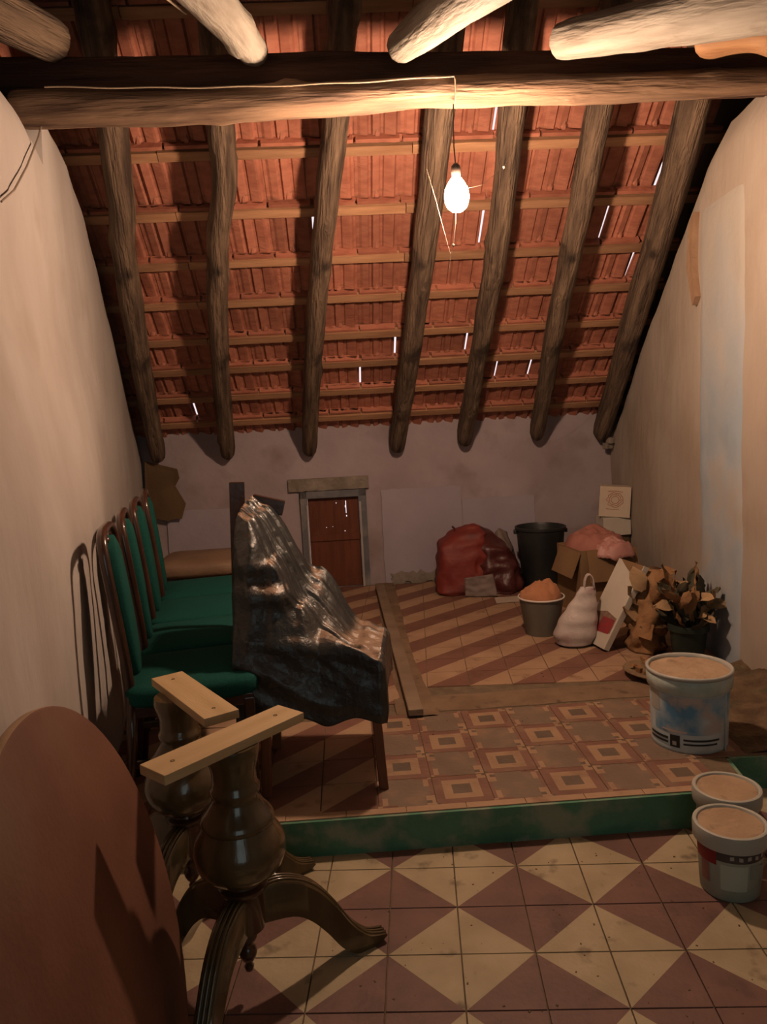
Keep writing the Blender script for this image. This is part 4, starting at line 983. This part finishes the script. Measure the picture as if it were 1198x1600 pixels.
# white plastic carrier bag
wbg = sack('carrier_bag', [(.828, 4.20, z, .075, .06, 0), (.828, 4.20, z+.012, .100, .08, 0), (.834, 4.20, z+.06, .120, .085, 0), (.850, 4.20, z+.13, .106, .070, 0), (.874, 4.20, z+.21, .082, .045, 0), (.897, 4.20, z+.285, .056, .026, 0), (.908, 4.20, z+.325, .040, .016, 0)], WBAG, 'white plastic carrier bag with upright handles on the striped tiles', 'bag', 21, .005, 9, 48, 7, 2.1, 0)
q = MB()
for sy_ in (-1, 1):
    pts = [Vector((.885+.0*k, 4.20+.012*sy_, z+.29)) for k in range(1)]
    for k in range(13):
        a = math.pi*k/12; pts.append(Vector((.912-.026*math.cos(a)+.004, 4.20+.010*sy_, z+.31+.085*math.sin(a)**.8)))
    q.tube(pts[1:], .0045, 6, flat=1.8)
q.build('handle', WBAG, wbg, smooth=True)
# flat white box leaning
A0 = Vector((.955, 4.045, ZP+.004)); U_ = Vector((.225, .02, .445)); Wv = Vector((-.07, .24, .0)); Nn_ = U_.cross(Wv).normalized()
if Nn_.x > 0: Nn_ = -Nn_
fbm = MB(); c8 = []
for nn_ in (0, .034):
    for a, b in ((0, 0), (1, 0), (1, 1), (0, 1)): c8.append(A0+U_*a+Wv*b-Nn_*nn_)
off8 = min(v.z for v in c8); c8 = [v+Vector((0, 0, ZP+.002-off8)) for v in c8]
fbm.add(c8, [(0, 1, 2, 3), (4, 7, 6, 5), (0, 4, 5, 1), (1, 5, 6, 2), (2, 6, 7, 3), (3, 7, 4, 0)])
fb = tag(fbm.build('flat_box', WBOX, bevel=.002), 'flat white carton leaning on its end beside the carrier bag', 'box')
def fpatch(name, poly, m_, o_=.001):
    q = MB(); q.add([c8[0]+U_*a+Wv*b+Nn_*o_ for a, b in poly], [tuple(range(len(poly)))]); return q.build(name, m_, fb)
fpatch('printed_patch', [(.18, .06), (.36, .06), (.40, .5), (.34, .98), (.20, .98)], PRINTB)
fpatch('printed_patch', [(.17, .1), (.34, .08), (.33, .55), (.15, .6)], PRINTR2, .002)
fpatch('printed_patch', [(.82, .02), (1.0, .02), (1.0, .9), (.93, .6)], CARDB, .0015)
q = MB(); q.add([c8[1], c8[5], c8[6], c8[2]], [(0, 1, 2, 3)]); q.v = [v+U_.normalized()*.0015 for v in q.v]; q.build('brown_end', CARDB, fb)
# torn paper sack and dried plant
ps = sack('paper_sack', [(1.19, 4.07, z, .080, .09, 0), (1.19, 4.08, z+.04, .090, .10, 0), (1.20, 4.10, z+.16, .080, .09, .2), (1.21, 4.12, z+.27, .070, .08, .4), (1.235, 4.13, z+.36, .080, .08, .5), (1.245, 4.15, z+.42, .06, .05, .3)], KRAFT, 'crumpled brown paper sack leaning by the flat white carton', 'paper sack', 31, .022, 12, 36, 4, 2.4)
def leaf_mesh(name, L_, w0, curl, m_, seed):
    q = MB()
    def fn(u, v):
        s_ = (v-.5)*2; ww = w0*math.sin(math.pi*min(1, u*.92+.08))**.7
        return Vector((s_*ww+.01*nz((u*3, v*3, seed), 1.6), L_*u, curl*u*u+.35*ww*s_*s_+.02*nz((u*4, v*4, seed), 1.8)))
    q.grid(5, 4, fn); me = bpy.data.meshes.new(name); me.from_pydata(q.v, [], q.f); me.update(); me.materials.append(m_)
    me.polygons.foreach_set('use_smooth', [True]*len(me.polygons)); return me
kr = [leaf_mesh('paper_scrap', .13, .045, .05, KRAFTL, 1), leaf_mesh('paper_scrap', .10, .05, -.04, KRAFT, 2), leaf_mesh('paper_scrap', .15, .04, .07, KRAFTL, 3)]
lf = [leaf_mesh('leaf', .12, .03, .05, DRYG, 4), leaf_mesh('leaf', .10, .035, -.04, KRAFTL, 5), leaf_mesh('leaf', .14, .03, .06, KRAFT, 6), leaf_mesh('leaf', .09, .04, .03, DRYG, 7)]
rg = random.Random(5)
def sprinkle(par, mes, name, n, c, rx, ry, z0, z1, base=None):
    for k in range(n):
        o = bpy.data.objects.new(name, mes[k % len(mes)]); COL.objects.link(o); o.parent = par
        a = rg.uniform(0, 6.28); f = rg.uniform(.35, 1); zz = rg.uniform(z0, z1)
        o.location = Vector((c[0]+rx*f*math.cos(a), c[1]+ry*f*math.sin(a), zz)) - par.location
        o.rotation_euler = (rg.uniform(.1, 1.5), rg.uniform(-.8, .8), a-math.pi/2+rg.uniform(-.7, .7))
sprinkle(ps, kr, 'paper_scrap', 26, (1.215, 4.09), .085, .09, .20, .53)
pt = empty('dried_plant', (1.345, 3.88, ZP+.001), 0, 'withered leafy plant in a dark green pot against the right wall', 'plant')
q = MB(); q.lathe([(0, 0), (.072, 0), (.092, .16), (.102, .165), (.102, .195), (.092, .195), (.085, .17), (0, .165)], 28); q.build('pot', POTG, pt, smooth=True, sharp=35)
for k in range(7):
    a = k*.9+.3; hh_ = .12+.05*(k % 3); q = MB(); tp_ = Vector((.09*math.cos(a), .07*math.sin(a), .17+hh_)); q.tube([(0, 0, .16), tuple(tp_*.55+Vector((0, 0, .08))), tuple(tp_)], [.005, .004, .002], 6); q.build('stem', DRYG, pt, smooth=True)
q = MB(); q.tube([(.0, 0, .17), (.02, .0, .32), (.045, 0, .40)], [.006, .012, .004], 6, flat=2.2); q.build('stem', DRYG, pt, smooth=True)
sprinkle(pt, lf, 'leaf', 46, (1.34, 3.88), .10, .11, .30, .50)
# plaster chunk board / broken tray at their foot
q = MB(); q.lathe([(0, 0), (.15, 0), (.17, .012), (.165, .02), (.14, .012), (0, .012)], 28); v2 = []
o = q.build('broken_tray', mat('dusty_tray', (.22, .14, .08), (.34, .23, .13), 9, .9, .5), smooth=True, sharp=35); o.location = (1.13, 3.66, ZP+.003); o.rotation_euler = (R(-4), R(3), 0); o.scale = (1, 1.1, 1)
o.location.z = ZP+.016
tag(o, 'round dusty tray on the floor behind the blue paint pail', 'tray')
rub = MB()
for k in range(46):
    a = rg.uniform(0, 6.28); r = rg.uniform(0, .13); c = Vector((1.13+r*math.cos(a), 3.66+r*math.sin(a)*1.1, ZP+.040+rg.uniform(0, .022)*(1-r/.13)+.01)); sz = rg.uniform(.012, .035)
    rub.box(c, (sz, sz*rg.uniform(.6, 1), sz*rg.uniform(.4, .8)), Matrix.Rotation(rg.uniform(0, 3), 3, Vector((rg.random(), rg.random(), 1))))
tag(rub.build('rubble', KRAFT), 'plaster and paper crumbs heaped on the round tray', 'rubble', kind='stuff')
# dirt along the foot of the right wall
def dirt(u, v):
    y = lerp(2.80, 3.66, u); x = lerp(1.18, XR+.02, v); h = .10*v**1.5*(1+.5*nz((x, y, 0), 6))*(1-.25*u)+.010*nz((x, y, 3), 26)*v
    return Vector((x, y, ZP+.001+max(0, h)))
q = MB(); q.grid(34, 18, dirt); tag(q.build('dirt_heap', DIRT, smooth=True), 'dirt and debris swept along the foot of the right wall', 'dirt', kind='stuff')
# crumbs on the floors
q = MB()
for k in range(240):
    if k < 130: x, y = rg.uniform(-.3, 1.2), rg.uniform(1.6, 2.4); zf = .0015
    else: x, y = rg.uniform(-.1, 1.0), rg.uniform(2.7, 4.2); zf = ZP+.0015
    if k < 130 and y > 2.40+(x+.487)*.0928-.03: continue
    sz = rg.uniform(.0015, .0045); q.box((x, y, zf+sz*.2), (sz*1.5, sz, sz*.4), Matrix.Rotation(rg.uniform(0, 3), 3, 'Z'))
tag(q.build('grit', DIRT), 'dark specks of grit scattered over the tiles', 'grit', kind='stuff')
# hanging piece of cardboard in the left corner
q = MB(); po = [(-1.51, 1.20), (-1.27, 1.13), (-1.262, 1.06), (-1.30, 1.0), (-1.235, .86), (-1.275, .745), (-1.33, .75), (-1.37, .735), (-1.475, .76), (-1.53, .90)]
q.prism([(a, b) for a, b in po], lambda a, b, w: P(a, 5.86+w+.05*(1.2-b)-.03*nz((a*2, b*2, 0), 2), b), 0, .005)
tag(q.build('cardboard_sheet', CARDD), 'torn brown cardboard hanging in the back left corner below the first rafter', 'cardboard')
q = MB()
for (a, b, c) in ((1.47, 6.02, 1.13), (1.49, 6.0, 1.17)):
    q.box((a, b-.02, c), (.07, .05, .05), Matrix.Rotation(.5, 3, 'Z'))
tag(q.build('stone_chip', CONCRETE, bevel=.01), 'small stone chip under the end of the last rafter at the right wall', 'stone')
